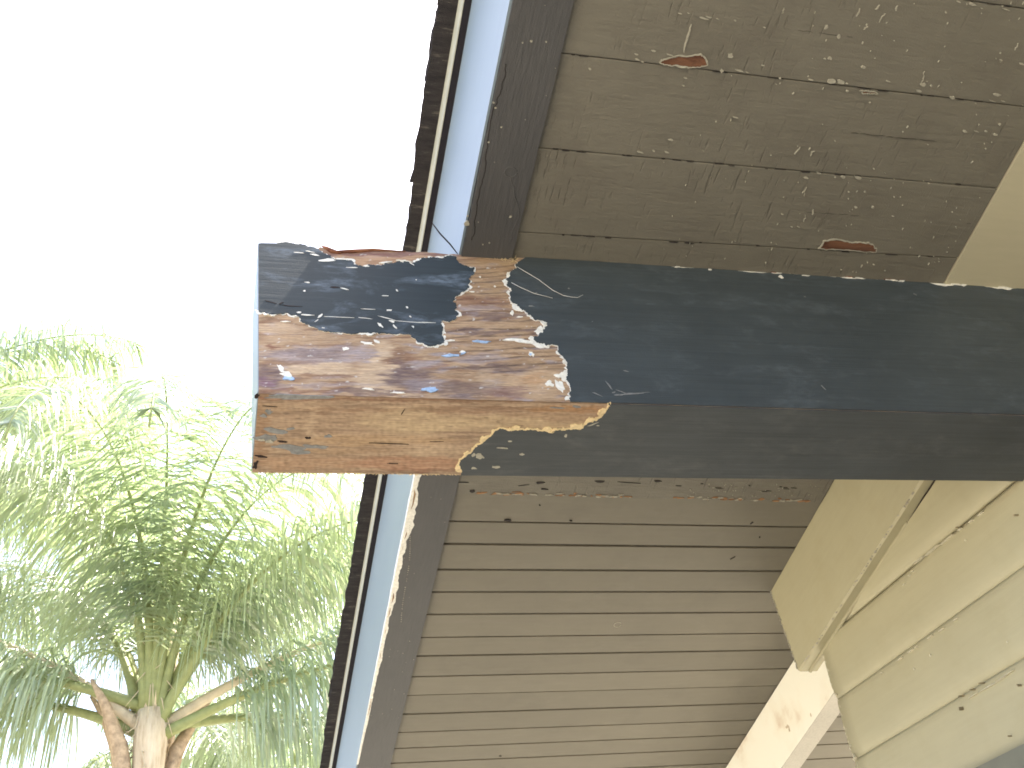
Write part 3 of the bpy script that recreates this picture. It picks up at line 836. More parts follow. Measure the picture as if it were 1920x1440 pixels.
def under_pos(u, v, rel):
    y = .0002 + v * (BD - .0004)
    x0 = XE(0) - .0055 * v
    x = x0 + u * (0.505 - x0)
    ye = nz(x * 160, 3.1, 0) * .0011 + nz(x * 500, 3.1, 4) * .0006
    if v > .97: y += ye
    return Vector((x, y, -.0005 - .0004 * (rel + .3) * min(1, 8 * v, 8 * (1 - v))))
sheet('underside_timber', M['grain'], 340, 120, under_pos, under_col)

# end face: thin skin, its pale blue is painted-in skylight
mb = MB()
e = 0.0012
zt_ = BH - .004
mb.hexa([(XE(.004) - e, -.0002, .004), (XE(.004) - .0055 - e, BD + .0002, .004), (XE(zt_) - .0055 - e, BD + .0002, zt_), (XE(zt_) - e, -.0002, zt_)],
        [(XE(.004) + .0002, -.0002, .004), (XE(.004) - .0053, BD + .0002, .004), (XE(zt_) - .0053, BD + .0002, zt_), (XE(zt_) + .0002, -.0002, zt_)])
mb.build('end_grain_sky_tint', M['skylit_face'], beam)

# ---- slate paint left on the near face at the end
Lp = [(484, 586), (482, 520), (483, 458)]
chain = [(483, 458), (490, 457.5), (520, 458), (556, 459.5), (577, 465), (598, 470), (612, 479), (622, 485), (640, 487), (659, 490), (661, 499), (684, 502), (713, 500), (723, 495), (748, 491), (765, 492), (773, 499), (782, 491), (794, 485), (819, 484.5), (836, 483), (855, 483),
         (866, 498), (890, 502.5), (888, 514), (882, 521), (880, 539), (864, 550.6), (849, 567), (855, 580), (860, 591), (852, 602), (828, 603), (825, 608), (830, 633), (830, 645), (815, 651), (802, 651), (792, 645), (777, 635.6), (761, 628), (719, 626), (690, 625), (627, 625), (617, 623), (586, 614), (569, 607), (558, 595), (552, 592), (530, 591), (506, 592), (484, 586)]
chain = [bf(*p) for p in chain]
free = torn(chain[2:], 0.0042, 5, rnd, 0.6)
for p in free: p.x = max(p.x, XE(p.y) + .0004)
loop = [Vector((XE(chain[-1].y) + .0002, chain[-1].y)), Vector((XE(chain[0].y) + .0002, chain[0].y)), chain[1]] + free[:-1]
mb = MB(); mb.extrude([tuple(p) for p in loop], TF, 0.0, 0.0021, cap0=False)
pl = mb.build('paint_remnant', M['slate_worn'], beam)
pl['label'] = 'worn slate paint patch left on the upper corner of the beam end'
mb = MB(); rim_strip(mb, free, 1, TF, 0.0052, 0.0009, rnd, 0.0001, 0.002, 30.0, 5.0)
mb.build('primer_edge', M['primer'], pl, fix=False)

# ---- slate paint over the rest of the near face
ch_px = [(970.7, 493), (960, 509), (950, 523), (950, 534.6), (958, 548), (960, 569), (974, 578), (990, 592), (1001.7, 601), (1025.7, 606.8), (1018, 626), (1008.6, 634), (999, 633), (1004, 642), (1024.6, 649), (1047, 650), (1050, 665), (1063, 684), (1061, 709), (1067, 741), (1068, 750)]
chain = torn([bf(*p) for p in ch_px], 0.0040, 5, rnd, 0.6)
# ragged top edge of the paint where it tears along the soffit
tops = []
x = BL
while x > 0.405:
    q = max(0.10, noise.noise(Vector((x * 17, 2.0, 9))) + .45 * noise.noise(Vector((x * 70, 2.0, 9))) + .1)
    gain = 0.0125 if x > 0.85 else (0.0075 if x > .6 else 0.0025)
    tops.append(Vector((x, BH - .0006 - q * gain)))
    x -= 0.005
loop = [Vector((BL, 0.0005))] + tops + chain + [Vector((chain[-1].x, 0.0005))]
mb = MB(); mb.extrude([tuple(p) for p in loop], TF, 0.0, 0.0021, cap0=False)
pr_ = mb.build('paint_skin', M['slate'], beam)
mb = MB(); rim_strip(mb, chain, -1, TF, 0.0070, 0.0009, rnd, 0.0008, 0.002, 34.0, 9.0)
mb.build('primer_edge', M['primer'], pr_, fix=False)
mb = MB()
mb.extrude([(0.58, BH - .010), (BL, BH - .010), (BL, BH + .0002), (0.58, BH + .0002)], TF, 0.0, 0.0007, cap0=False)
mb.build('primer_under_top_edge', M['primer'], pr_)
# curled chips hanging off that edge
mb = MB(); mr = MB()
for (px, py, rx, ry, a) in [(1463, 521, 6, 6, .3), (1455, 514, 12, 2, 0), (1590, 523, 12, 2.2, -.05), (1610, 524, 9, 1.6, 0), (1672, 527, 14, 2.2, -.1), (1690, 529, 8, 3, .2), (1790, 535, 16, 2.5, -.2), (1806, 537, 9, 3.5, .3), (1880, 541, 12, 2.5, -.1), (1892, 543, 4, 4, 0), (1330, 508, 4, 2, 0), (1268, 503, 5, 1.6, .1), (1510, 519, 9, 1.4, 0)]:
    c = bf(px, py)
    mb.extrude(blob((c.x, c.y), rx * .75 / 1000, ry * .75 / 1000, 12, rnd, a, .5), TF, 0.0, 0.0024 + rnd.uniform(0, .0012), cap0=False)
mb.build('curled_chips', M['primer'], pr_, kind='stuff')
for (px, py, rx, ry, a) in [(1590, 521, 7, 1.4, -.05), (1665, 525, 14, 1.8, -.06), (1690, 527, 6, 1.6, .1), (1450, 513, 6, 1.2, 0)]:
    c = bf(px, py); mr.extrude(blob((c.x, c.y), rx / 1000, ry / 1000, 12, rnd, a, .5), TF, 0.0, 0.0030, cap0=False)
mr.build('torn_red_wood', M['wood_red'], pr_, kind='stuff')

# ---- slate paint on the underside with its thick torn cream edge
ch_px = [(1141.5, 753.2), (1139, 765), (1118.6, 787.7), (1107, 790), (1089, 803.8), (1052, 806), (1038, 805), (1031, 810.6), (1002, 805), (970, 806), (937, 801.5), (924, 813), (894, 833.6), (889, 840), (862, 861), (865, 884.5)]
chain = torn([bu(*p) for p in ch_px], 0.0032, 5, rnd, 0.6)
far2 = torn([Vector((chain[-1].x, BD - .0005)), Vector((0.7, BD - .0002)), Vector((BL, BD - .0004))], 0.0008, 7, rnd)
loop = [Vector((BL, 0.0)), Vector((chain[0].x, 0.0))] + chain + far2
mb = MB(); mb.extrude([tuple(p) for p in loop], TU, -0.0, 0.0020, cap0=False)
pu = mb.build('paint_skin', M['slate_under'], beam)
pu['label'] = 'slate paint under the beam with a thick torn cream edge'
mb = MB(); rim_strip(mb, chain, 1, TU, 0.0085, 0.0014, rnd, 0.0022, 0.002, 26.0, 3.0)
mb.build('torn_cream_edge', M['primer_cream'], pu, fix=False)

# ---- small marks on the beam
def marks(lst, fnp, T, mat, name, proud):
    mb = MB()
    for (px, py, rx, ry, a) in lst:
        c = fnp(px, py)
        mb.extrude(blob((c.x, c.y), rx / 1000, ry / 1000, 12, rnd, a, .5), T, 0.0, proud + rnd.uniform(0, .0003), cap0=False)
    return mb.build(name, mat, beam, kind='stuff')
marks([(647, 655, 5, 3.2, .3), (690, 645, 8, 3, -.2), (706, 641, 4, 2.5, -.3), (537, 703, 7, 5, -.5), (526, 692, 3, 7, .35), (690, 730, 7, 1.8, -.1), (745, 737, 9, 1.6, 0), (535, 604, 7, 1, .1), (960, 638, 17, 2.2, .12), (985, 641, 16, 3.4, -.05), (1000, 636, 8, 4, -.4),
       (1012, 648, 14, 3.5, -.3), (996, 665, 3.5, 4.5, 0), (840, 640, 8, 2, .2), (868, 661, 4.5, 2.5, .1), (494, 586, 11, 2, -.25), (838, 578, 2.2, 9, .2), (832, 592, 8, 3, .3), (1045, 645, 7, 6, .5), (1037, 632, 2.5, 5, .3), (1054, 634, 3, 4, -.3),
       (900, 520, 1.6, 1.4, 0), (928, 538, 1.5, 1.5, 0), (885, 548, 4, 1.2, 0), (1030, 720, 7, 5, .5), (1050, 725, 5, 12, .1), (1045, 705, 6, 3, 0), (975, 595, 5, 1.5, .2), (960, 588, 5, 3, 1.2)],
      bf, TF, M['primer'], 'primer_flakes', 0.0012)
marks([(540, 711, 8, 3, -.1), (806, 732, 10, 3.5, .05), (903, 642, 11, 2.8, -.05), (800, 732, 9, 2, 0), (845, 668, 12, 3, .1), (868, 664, 4, 2, .4), (994, 666, 2, 2, .3)], bf, TF, M['blue'], 'old_blue_paint_flakes', 0.0016)
# chalky scratches on the remnant paint
sc = [(558, 476, 9, 1.4, 0), (580, 474, 7, 1.6, -.2), (590, 480, 9, 2.2, -.2), (615, 490, 13, 4, .15), (640, 488, 12, 2.2, 0), (687, 501, 5, 2.5, .2), (720, 494, 11, 2.2, .3), (755, 491, 14, 1.2, -.1), (772, 497, 6, 1.2, -.8), (660, 504, 9, 1.4, .1), (576, 532, 3.5, 1.6, 0), (571, 548, 2, 2.2, 0), (646, 544, 6, 1.6, -.3), (722, 557, 5, 1.2, 0),
      (744, 547, 1.6, 3.5, .4), (780, 527, 1.2, 1.6, 0), (729, 584, 4, 2, .1), (763, 579, 1.4, 3, .4), (769, 596, 1.3, 3, .4), (774, 615, 1.4, 3, .4), (735, 605, 4, 3, -.6), (740, 615, 1.5, 6, .5), (713, 612, 2.6, 8, .45), (722, 598, 12, 1.0, -.35), (770, 606, 22, .8, -.05), (800, 607, 14, .7, 0),
      (635, 597, 20, .7, 0), (685, 599, 10, .8, -.1), (600, 595, 6, 2.6, .9), (560, 588, 3.5, 2.5, 0), (575, 593, 8, 1.6, 0), (593, 604, 4, 1, .9), (606, 617, 2, 1.2, 0), (690, 582, 12, .6, 0)]
sc = [(x, y, rx * .85, ry * .7, a) for x, y, rx, ry, a in sc]
marks(sc, bf, TF, M['primer'], 'paint_scratches', 0.0023)
marks([(505, 568, 8, 1, -.35), (545, 576, 13, .9, -.05), (527, 571, 4, 1.2, .7), (628, 541, 6, 2.2, .1), (604, 488, 0.8, .8, 0)], bf, TF, M['hole'], 'paint_splits', 0.0023)
marks([(1165, 737, 7, .5, -.5), (1142, 726, 1.0, 9, .3), (1150, 738, 3, 1.2, .4), (1178, 741, 13, 1.6, .12), (1195, 740, 10, 1.0, .1), (1160, 743, 7, 1.2, 0), (1210, 738, 5, .5, .1), (1120, 742, 6, .7, -.6), (995, 576, 4.5, 1.6, .1), (1005, 551, 1.5, .8, 0), (1066, 543, 1.2, 1.2, 0), (1508, 558, 1.4, .9, 0), (1715, 554, 2.6, 1.4, -.7), (1173, 698, 3, .8, -.3), (1542, 728, .7, 5, .25), (1110, 605, 1, .8, 0)],
      bf, TF, M['bluegrey'], 'chalk_scuffs', 0.0023)
# underside marks
marks([(x, y, rx * .75, ry * .62, a) for x, y, rx, ry, a in [(578, 820, 5.2, 3.4, 0), (527, 827, 8.5, 2.6, .15), (489, 855, 10, 3.2, .12), (505, 761, 11, .8, .06), (735, 831, 34, .7, .03), (818, 827, 11, .5, -.05), (755, 772, .7, 8, .35), (735, 868, 9, .9, .05), (482, 742, 3, 7, .2), (479, 872, 4, 11, .2)]], bu, TU, M['hole'], 'nail_holes_and_splits', 0.0011)
marks([(555, 745, 36, 2.8, -.05), (540, 741, 24, 2.2, 0), (520, 808, 14, 4, .2), (500, 820, 14, 5, -.2), (540, 838, 20, 4, .1), (560, 846, 14, 4, .1), (585, 836, 14, 3, 0), (605, 837, 9, 2.4, .1), (504, 771, 4, 3.6, .5), (494, 778, 4, 3, .3), (615, 817, 4.5, 3, 0), (545, 803, 5, 2.5, 0), (1082, 762, 8, 1.6, .2), (1045, 764, 10, 1, .1)], bu, TU, M['bluegrey'], 'grey_paint_residue', 0.0010)
marks([(490, 823, 4, 1.6, 0), (508, 826, 5, 2.6, 0), (897, 852, 3, 4, .2), (888, 851, 2.4, 3.6, 0), (902, 855, 4, 3, 0), (930, 874, 5, 2.4, .1), (978, 850, 3, 2.5, 0), (956, 825, 2.6, 1.2, 0), (942, 838, 9, 1, .1), (888, 876, 4, 1.6, 0), (1110, 794, 7, 1, -.5), (1120, 796, 2, 1, 0), (1060, 815, 2, 3, 0)], bu, TU, M['fleck'], 'underside_chips', 0.0023)
# torn fibres and a splinter lifting off the rotten top edge
mb = MB()
def bface(px, py, t): 
    p = bf(px, py); return (p.x, -t, p.y)
mb.tube([bface(602, 462, .001), bface(612, 467, .002), bface(622, 473, .002), bface(640, 476, .001)], [.0008, .0028, .0042, .002], 6)
mb.tube([bface(622, 474, .001), bface(660, 473, .0015), bface(700, 470, .0015), bface(760, 472.5, .001)], [.0025, .0036, .0025, .001], 6)
mb.build('splinter', M['wood_red'], beam)
mb = MB()
mb.tube([bface(806, 450, .03), bface(822, 459, .02), bface(842, 468, .010), bface(858, 476, 0)], [.0008, .0012, .0012, .0008], 5)
mb.build('twig_splinter', M['hole'], beam)
mb = MB()
for _ in range(70):
    px = rnd.uniform(905, 968); py = 476 + (px - 905) * .2 + rnd.uniform(-3, 6)
    mb.tube([bface(px, py, .001), bface(px + rnd.uniform(-6, 6), py + rnd.uniform(-4, 4), rnd.uniform(.001, .006))], [.0005, .0002], 4)
for _ in range(170):
    px = rnd.uniform(472, 862)
    p = bu(px, 884.2)
    mb.tube([(p.x, BD - .0015, -.0003), (p.x + rnd.uniform(-.004, .004), BD + rnd.uniform(.0002, .0022), rnd.uniform(-.001, .001))], [.0006, .0002], 4)
mb.build('loose_fibres', M['primer_cream'], beam, kind='stuff')
mb = MB()
for pts in ([(968, 504), (985, 514), (1010, 529), (1035, 548), (1055, 558)], [(958, 534), (975, 543), (1000, 554), (1035, 563)], [(1055, 558), (1070, 561), (1082, 562), (1092, 557)]):
    mb.tube([bface(*p, .004) for p in pts], .00035, 4)
mb.build('cobweb_threads', M['primer'], beam, kind='stuff')

# ================================================================== WALL
# world frame: siding runs level; plane x = XWALL
XWALL = 1.186
def wz(zc): return 1.5 + zc
wall = empty('siding_wall', Matrix.Translation((XWALL, 1.8, 0.05)), 'olive tan house wall of horizontal lap siding with chipped lap lines under the soffit', 'wall')
wb = Vector((XWALL, 1.8, 0.05))
laps = [0.723, 0.600, 0.481, 0.362]
P = 0.1203
zl = [1.5 + q for q in laps]
allz = [zl[0] + P * k for k in range(6, 0, -1)] + zl
while allz[-1] > 0.2: allz.append(allz[-1] - P)
yend = 1.815; ystart = 1.115
prof = [(0.0015, 0.0), (0.0040, 0.006), (0.0052, 0.016), (0.0058, 0.040), (0.0068, 0.070), (0.0072, 0.084), (0.0068, 0.096), (0.0055, 0.106), (0.0032, 0.1145), (0.0006, 0.1188), (-0.0015, 0.1196), (-0.012, 0.1196), (-0.012, 0.0)]
zfr_a = None
for z1 in allz:
    z0 = z1 + P
    # boards stop under the sloping frieze: cut where the top would pass it
    mb = MB(); i = len(mb.v)
    ns = 16
    stations = []
    yw0, yw1 = ystart, yend
    if 1.86 - 0.12 > z1 > 0.9: yw1 = yend
    for s in range(ns + 1):
        yy = ystart + (yw1 + rnd.uniform(-.001, .001) - ystart) * s / ns
        stations.append(yy)
    for yy in stations:
        for (o, d) in prof:
            ww = noise.noise(Vector((yy * 7, z1 * 9, d * 30))) * .0006
            z = z0 - d
            # keep below the roof sheathing
            zmax = 1.5 - (yy * math.sin(ALPHA)) / math.cos(ALPHA) + (ZS - 1.5 - .01) / math.cos(ALPHA)
            mb.v.append((XWALL - o - ww - wb.x, yy - wb.y, min(z, zmax) - wb.z))
    npf = len(prof)
    for s in range(ns):
        for j in range(npf):
            j2 = (j + 1) % npf
            mb.f.append([i + s * npf + j, i + (s + 1) * npf + j, i + (s + 1) * npf + j2, i + s * npf + j2]); mb.s.append(j < 9)
    mb.f.append([i + j for j in range(npf)]); mb.s.append(False)
    mb.f.append([i + ns * npf + j for j in reversed(range(npf))]); mb.s.append(False)
    mb.build('siding_board', M['olive'], wall)
# sheathing behind the boards
mb = MB(); mb.extrude([(ystart, 0.06), (yend - .006, 0.06), (yend - .006, 2.36), (ystart, 2.50)], lambda u, v, t: (t - wb.x, u - wb.y, v - wb.z), XWALL + .013, XWALL + .11)
mb.build('wall_sheathing', M['olive_dark'], wall)
mb = MB(); mb.extrude([(-3.0, 0.06), (ystart - .01, 0.06), (ystart - .01, 2.52), (-3.0, 3.50)], lambda u, v, t: (t - wb.x, u - wb.y, v - wb.z), 1.50, 1.60)  # unseen near stretch of wall, added to shade from light behind
mb.build('unseen_shade_wall', M['olive'], wall)
mb = MB(); mb.box(1.20 - wb.x, 1.6 - wb.x, ystart - .009 - wb.y, ystart + .02 - wb.y, 0.05, 2.48 - wb.z); mb.build('wall_return', M['olive'], wall)
# chips of white along the lap lines and the ragged outer corner
mb = MB()
def wp(px, py, off=0.0):
    q = RW @ onp(px, py, Vector((XWALL - off, 0, 0)), Vector((1, 0, 0))); return q
for (px, py, rx, rz) in [(1648, 1261, 3, 1.2), (1682, 1235, 7, 1), (1702, 1220, 8, 1), (1713, 1212, 5, 1), (1738, 1194, 8, 1.2), (1760, 1180, 8, 1.2), (1787, 1160, 5, 1), (1832, 963, 6, 1.4), (1815, 976, 7, 1), (1793, 992, 5, 2), (1770, 1010, 20, .6), (1740, 1032, 20, .7), (1716, 1049, 14, .7), (1706, 1070, 3, 2), (1709, 1253, 1, 4), (1740, 1228, 1, 3.5), (1884, 1203, 1.5, 2), (1805, 1012, 2, 2),
                         (1860, 1280, 26, .7), (1845, 1288, 20, .8), (1880, 1265, 22, .7), (1820, 1303, 16, .6), (1690, 1095, 4, 2), (1700, 1078, 3, 2)]:
    p = wp(px, py, .012)
    mb.extrude(blob((p.y, p.z - .001), rx / 1000, min(.0006, rz / 1700) if rx > rz else rz / 1700, 9, rnd, -.02), lambda u, v, t: (p.x - t - wb.x, u - wb.y, v - wb.z), -.012, -.0035 + rnd.uniform(0, .0004), cap0=False)
for _ in range(80):
    z = rnd.uniform(1.75, 2.25)
    k = min(allz, key=lambda q: abs(z - (q + .06)))
    o = 0.0045 + 0.0025 * min(1, max(0, (k + P - z) / .08))
    mb.extrude(blob((yend - rnd.uniform(.0, .006), z), rnd.uniform(.5, 1.6) / 1000, rnd.uniform(.8, 4) / 1000, 8, rnd, 0, .5), lambda u, v, t: (XWALL - t - wb.x, u - wb.y, v - wb.z), 0.0, o + .0004, cap0=False)
mb.build('white_paint_chips', M['wallchip'], wall, kind='stuff')
mb = MB()
for (px, py, rx, rz, a) in [(1800, 1329, 1.0, 2.4, .4), (1909, 1285, .9, 2.0, -.4), (1903, 966, 1.5, 1.5, .5), (1794, 989, 2, 1.2, 0), (1891, 1380, 1, 1, 0), (1799, 1305, 3, .9, 0), (1820, 1293, 2, 1, .2), (1837, 1281, 2, 1, .2)]:
    p = wp(px, py, .012)
    mb.extrude(blob((p.y, p.z), rx / 1000, rz / 1000, 9, rnd, a), lambda u, v, t: (p.x - t - wb.x, u - wb.y, v - wb.z), -.012, .0016, cap0=False)
mb.build('dirt_specks', M['smudge'], wall, kind='stuff')

# frieze board along the top of the wall (follows the rake, plumb cut end)
XF0 = 1.156
ZFB = 2.606
base_z = Vector((XF0, 1.6, ZFB))
fr = empty('frieze_board', RW @ Matrix.Translation(base_z), 'plain olive tan trim boards capping the wall where it meets the plank soffits', 'trim board')
nn = 160
mb = MB(); rows = []
for k in range(nn + 1):
    t = k / nn
    y = 0.955 + (1.672 - 0.955) * t
    q = noise.noise(Vector((y * 6, 9.1, 0))) * .001 + noise.noise(Vector((y * 40, 9.1, 0))) * .0005
    dy = -0.022 * (t ** 4)
    rows.append([Vector((XF0, y + dy * 1.0, ZS - .001)), Vector((XF0 + q * .6, y, ZFB + .004 + q)), Vector((XF0 + .004, y, ZFB + q)), Vector((XWALL + .014, y, ZFB)), Vector((XWALL + .014, y + dy, ZS - .001))])
for a, b in zip(rows, rows[1:]):
    for j in range(5):
        j2 = (j + 1) % 5
        mb.face([a[j] - base_z, b[j] - base_z, b[j2] - base_z, a[j2] - base_z], j in (1,))
mb.face([p - base_z for p in rows[0]]); mb.face([p - base_z for p in rows[-1]])
mb.build('board', M['olive'], fr)
pnl = MB(); pnl.box(1.1545 - base_z.x, 1.498 - base_z.x, -2.4, 0.82 - 1.6, ZS - .0012 - ZFB, ZS + .015 - ZFB)
M['panel'] = paint('pale_olive_panel_paint', (0.46, 0.42, 0.305), 0.05, 0.5, (4, 30, 40), 0.3, 0.0008, 0.4)
pnl.build('flat_panel', M['panel'], fr, bevel=.0008)
# caulk bead between frieze and siding, split open near the beam
mb = MB()
pts = []
for k in range(90):
    y = 1.20 + 0.47 * k / 89
    pts.append((XWALL - .004 + noise.noise(Vector((y * 30, 0, 4))) * .001 - base_z.x, y - base_z.y, -0.001 + noise.noise(Vector((y * 44, 3, 4))) * .0008))
mb.tube(pts, .0042, 7)
mb.build('caulk_bead', M['olive_dark'], fr)
mb = MB()
pts = [(XWALL - .0055 - base_z.x, 0.95 + (1.215 - .95) * k / 30 - base_z.y, -0.0018 + noise.noise(Vector((k * .3, 1, 1))) * .001) for k in range(31)]
mb.tube(pts, [.0022 * math.sqrt(max(.02, 1 - (k / 30) ** 3)) for k in range(31)], 6)
mb.build('open_gap', M['hole'], fr)
mb = MB()
for _ in range(60):
    y = rnd.uniform(1.1, 1.66)
    mb.extrude(blob((y, ZFB + rnd.gauss(.0015, .001)), rnd.uniform(.6, 2.2) / 1000, rnd.uniform(.4, .9) / 1000, 7, rnd), lambda u, v, t: (XF0 - t - base_z.x, u - base_z.y, v - base_z.z), -.002, .0012, cap0=False)
for k in range(60):
    z = rnd.uniform(ZFB, ZS); y = 1.651 + (ZS - z) * .115 - rnd.uniform(0, .004)
    mb.extrude(blob((y, z), rnd.uniform(.6, 2.6) / 1000, rnd.uniform(1, 3) / 1000, 7, rnd), lambda u, v, t: (XF0 - t - base_z.x, u - base_z.y, v - base_z.z), -.001, .0012, cap0=False)
mb.build('white_paint_chips', M['fleck'], fr, kind='stuff')

# cream porch beam carrying the roof beyond the corner
base_p = Vector((1.322, 1.9, 2.646))
pb = empty('porch_beam', RW @ Matrix.Translation(base_p), 'pale cream porch beam running away beneath the soffit boards beyond the wall corner', 'beam')
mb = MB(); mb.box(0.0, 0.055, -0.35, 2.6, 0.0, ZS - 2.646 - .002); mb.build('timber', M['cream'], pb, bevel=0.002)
M['cream_shade'] = paint('shaded_cream_underside', (0.40, 0.375, 0.335), 0.18, 0.7, (60, 60, 60), 0.6, 0.001)  # greyer cream: weaker light on the bottom face, painted in
mb = MB(); mb.box(0.0012, 0.0538, -0.349, 2.599, -0.0012, 0.0004); mb.build('underside', M['cream_shade'], pb)
mb = MB()
for (px, py, rx, rz) in [(1520, 1340, 3, 7), (1476, 1363, 12, 5), (1515, 1247, 3, 7), (1480, 1368, 4, 10)]:
    p = onp(px, py, base_p, Vector((1, 0, 0)))
    mb.extrude(blob((p.y, p.z), rx / 1500, rz / 1500, 10, rnd, .3, .6), lambda u, v, t: (base_p.x - t - base_p.x, u - base_p.y, v - base_p.z), -.001, .0006, cap0=False)
mb.build('stains', M['stain'], pb, kind='stuff')

# window below the siding
win = empty('window', Matrix.Translation((XWALL - .02, 0.6, 1.05)), 'dark framed window set into the siding wall, only its top edge in view', 'window')
zt = 1.5 + 0.362 + .004
mb = MB(); mb.box(-0.012, 0.03, -1.5, 1.0, zt - 1.05 - 0.14, zt - 1.05 - .003); mb.build('head_frame', M['glass_frame'], win)
for y in (-1.5, 0.945):
    mb = MB(); mb.box(-0.012, 0.03, y, y + .055, -0.2, zt - 1.05 - .142); mb.build('side_frame', M['glass_frame'], win)
mb = MB(); mb.box(-0.012, 0.03, -1.5, 1.0, -0.26, -0.202); mb.build('sill_frame', M['glass_frame'], win)
mb = MB(); mb.box(0.002, 0.006, -1.443, 0.943, -0.2, zt - 1.05 - .142); mb.build('pane', M['glass'], win)

# ================================================================== PALMS (world frame)
def wdir(px, py): return (RW.to_3x3() @ ray(px, py)).normalized()
def at(px, py, dist):
    d = wdir(px, py); h = math.hypot(d.x, d.y); return EYE + d * (dist / h)

def frond(root, base, az, el, length, droop, nleaf, leaflen, r, twist=0.0, hang=1.0, stalk=M['rachis'], thick=.045, fan=0.9):
    """arching feather leaf; base relative to the palm's root"""
    N = 26
    pts = []
    p = Vector(base); e = el
    d0 = Vector((math.sin(az), math.cos(az), 0))
    for k in range(N + 1):
        pts.append(p.copy())
        t = k / N
        p = p + (d0 * math.cos(e) + Vector((0, 0, math.sin(e)))) * (length / N)
        e -= droop / N * (0.4 + 1.5 * t)
    mb = MB()
    mb.tube(pts, [thick * max(.10, 1 - 1.5 * (k / N) ** .8) + .002 for k in range(N + 1)], 6)
    fo = mb.build('frond', stalk, root, fix=False)
    lv = []; lf = []
    side0 = d0.cross(Vector((0, 0, 1)))
    for s in (-1, 1):
        for k in range(nleaf):
            t = 0.17 + 0.83 * (k + r.uniform(-.4, .4)) / nleaf
            f = min(N - 1.001, max(0, t * N)); i = int(f); q = f - i
            c = pts[i].lerp(pts[i + 1], q); tg = (pts[i + 1] - pts[i]).normalized()
            nrm = side0.cross(tg)
            if nrm.z < 0: nrm = -nrm
            L = leaflen * (0.35 + 1.0 * math.sin(math.pi * min(1, .12 + t * .86)) ** .8) * r.uniform(.75, 1.1)
            up = r.uniform(-.5, .6)
            dr = (side0 * s * fan + tg * r.uniform(.35, .75) + nrm * up).normalized()
            hg = hang * r.uniform(.8, 1.3)
            wv = tg.cross(dr)
            wv = (tg * .9 + wv * r.uniform(-.6, .6)).normalized()
            w0 = r.uniform(.006, .0105)
            pp = c; i0 = len(lv); S = 4
            for m_ in range(S + 1):
                u = m_ / S
                ww = w0 * (1 - u ** 2.2) * (.55 + min(.45, u * 3)) + .0006
                lv.append(tuple(pp - wv * ww)); lv.append(tuple(pp + wv * ww))
                dr = (dr + Vector((0, 0, -1)) * (hg * 1.0 * (0.12 + u)) + Vector((r.uniform(-.05, .05), r.uniform(-.05, .05), 0))).normalized()
                pp = pp + dr * (L / S)
            for m_ in range(S):
                a = i0 + 2 * m_; lf.append((a, a + 1, a + 3, a + 2))
    me = bpy.data.meshes.new('leaflets'); me.from_pydata(lv, [], lf); me.materials.append(M['leaf'])
    o = bpy.data.objects.new('leaflets', me); COL.objects.link(o); o.parent = fo; o['kind'] = 'stuff'
    return fo

def palm(px, py, dist, label, fr_list, seed, trunk_r=.105, group='palms beyond the roof edge', boots=4):
    r = random.Random(seed)
    crown = at(px, py, dist)
    root = empty('palm_tree', Matrix.Translation((crown.x, crown.y, 0)), label, 'palm tree', group)
    H = crown.z
    mb = MB()
    n = 18; pts = []; rad = []
    for k in range(n + 1):
        t = k / n
        pts.append((0.03 * math.sin(t * 3), 0.02 * math.sin(t * 5), H * t)); rad.append(trunk_r * (1.25 - .3 * t) + (.012 if k % 2 else 0))
    mb.tube(pts, rad, 14); mb.build('trunk', M['trunk'], root)
    # split brown boots round the top of the trunk and the pale spear column
    for k in range(boots):
        a = D(-75) + k * D(140) + (0 if k < 2 else D(40)); b = r.uniform(.5, .75)
        mb = MB()
        o = Vector((math.sin(a), math.cos(a), 0))
        p0 = o * (trunk_r * .75) + Vector((0, 0, H - .85))
        mb.tube([p0, p0 + o * .05 + Vector((0, 0, .3)), p0 + o * .12 + Vector((0, 0, .6)), p0 + o * .24 + Vector((0, 0, .85)), p0 + o * .36 + Vector((0, 0, .95 + .1 * b))], [.04, .06, .055, .035, .012], 8)
        mb.build('leaf_boot', M['boot'], root)
    mb = MB()
    mb.tube([(0, 0, H - .15), (.02, 0, H + .4), (.03, 0, H + .8), (.05, .02, H + 1.25), (.06, .05, H + 1.8)], [trunk_r * .95, .125, .105, .075, .015], 12)
    mb.build('spear_leaf', M['spear'], root)
    mb = MB()
    for k in range(90):
        a = r.uniform(0, 6.28); z0 = H + r.uniform(-.8, .9); o = Vector((math.sin(a), math.cos(a), 0)); rr = trunk_r * (1.0 if z0 < H else .85)
        p = o * rr + Vector((0, 0, z0))
        mb.tube([p, p + o * r.uniform(.02, .07) + Vector((0, 0, r.uniform(-.12, .06))), p + o * r.uniform(.04, .10) + Vector((r.uniform(-.05, .05), 0, r.uniform(-.3, .0)))], [.006, .004, .001], 4)
    mb.build('trunk_fibres', M['spear'], root, kind='stuff')
    for f in fr_list:
        az, el, ln, dp = f[:4]
        stalk = M[f[4]] if len(f) > 4 else M['rachis']
        hang = f[5] if len(f) > 5 else 1.5
        frond(root, (math.sin(az) * trunk_r * .6, math.cos(az) * trunk_r * .6, H - .1 + r.uniform(-.1, .15)), az, el, ln, dp, 185, .62, r, 0, hang, stalk)
    return root
D = math.radians
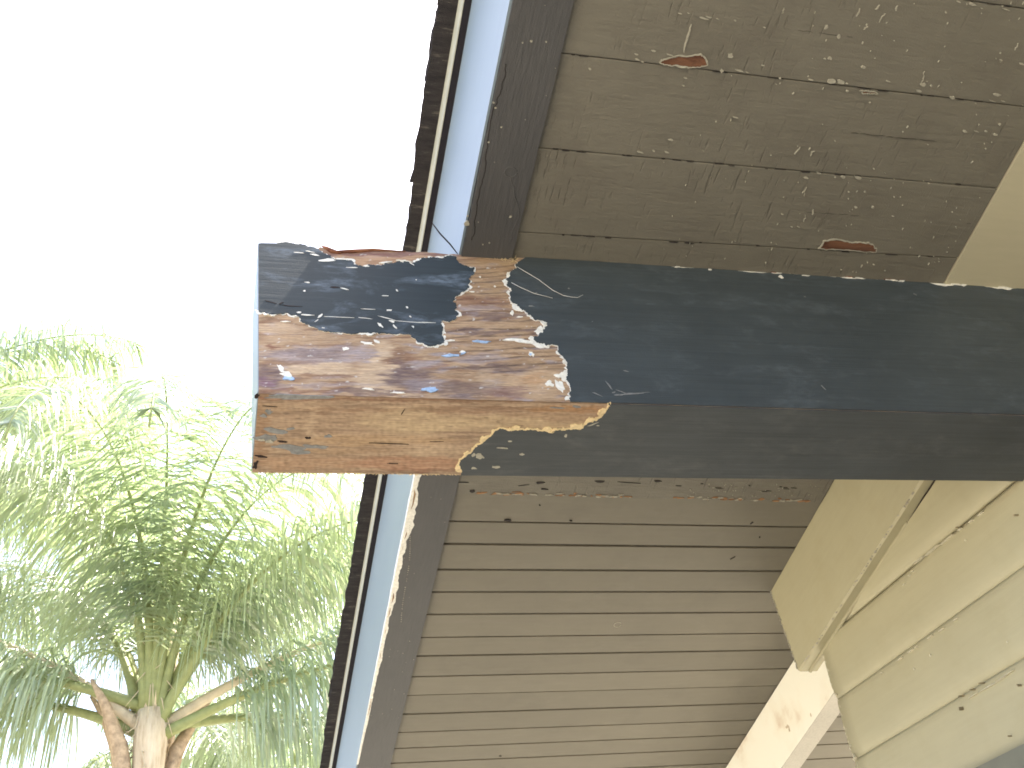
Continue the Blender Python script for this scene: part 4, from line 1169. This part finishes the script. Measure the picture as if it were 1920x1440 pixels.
# azimuth: 0 = away (+y), 90 = right (+x), -90 = left, 180 = towards the viewer
fl = [(D(-115), D(87), 3.2, D(150), 'rachis', 1.5), (D(-92), D(40), 2.9, D(78), 'spear', 2.6), (D(84), D(36), 3.3, D(58), 'spear', 2.2),
      (D(-30), D(83), 3.7, D(150)), (D(30), D(82), 3.7, D(150)), (D(70), D(76), 3.5, D(150)), (D(-70), D(77), 3.6, D(155)), (D(110), D(79), 3.3, D(150)), (D(160), D(80), 3.5, D(155)), (D(-160), D(81), 3.5, D(155)),
      (D(180), D(84), 3.7, D(160)), (D(140), D(83), 3.4, D(160)), (D(-135), D(82), 3.4, D(160)), (D(0), D(76), 3.4, D(145)), (D(50), D(68), 3.4, D(140)), (D(-50), D(68), 3.4, D(145)), (D(96), D(64), 3.4, D(128), 'rachis', 1.8), (D(128), D(60), 3.1, D(122), 'rachis', 1.8),
      (D(-100), D(18), 2.9, D(66), 'rachis', 2.6), (D(72), D(14), 2.9, D(60), 'rachis', 2.4), (D(105), D(24), 3.2, D(70), 'rachis', 2.4), (D(-75), D(26), 3.1, D(80), 'rachis', 2.6), (D(20), D(30), 3.0, D(90), 'rachis', 2.2)]
palm(285, 1335, 7.4, 'tall palm whose trunk top, pale stalks and whole feathery crown show beside the roof edge', fl, 11)
fl2 = [(D(a), D(e), 3.3, D(d)) for a, e, d in [(90, 62, 110), (60, 40, 90), (120, 45, 95), (20, 70, 110), (150, 60, 105), (85, 25, 70), (100, 78, 110), (40, 20, 80), (-90, 60, 100), (-30, 50, 100), (-150, 40, 90), (70, 55, 100), (180, 30, 80), (0, 30, 80), (95, 50, 80), (80, 35, 60), (105, 66, 95)]]
palm(-380, 960, 8.8, 'palm with its trunk out of view, few fronds reaching in behind the tall palm', fl2, 23)
fl3 = [(D(a), D(e), 2.9, D(d)) for a, e, d in [(-90, 55, 110), (-60, 35, 90), (-120, 42, 95), (-20, 65, 110), (-150, 58, 105), (-85, 20, 70), (-100, 74, 110), (-40, 18, 80), (90, 60, 100), (30, 50, 100), (150, 40, 90), (-70, 50, 100), (180, 30, 80), (0, 75, 110)]]
palm(610, 1560, 10.5, 'lower palm half hidden by the fascia, its fronds filling the gap beside the tall palm', fl3, 31)
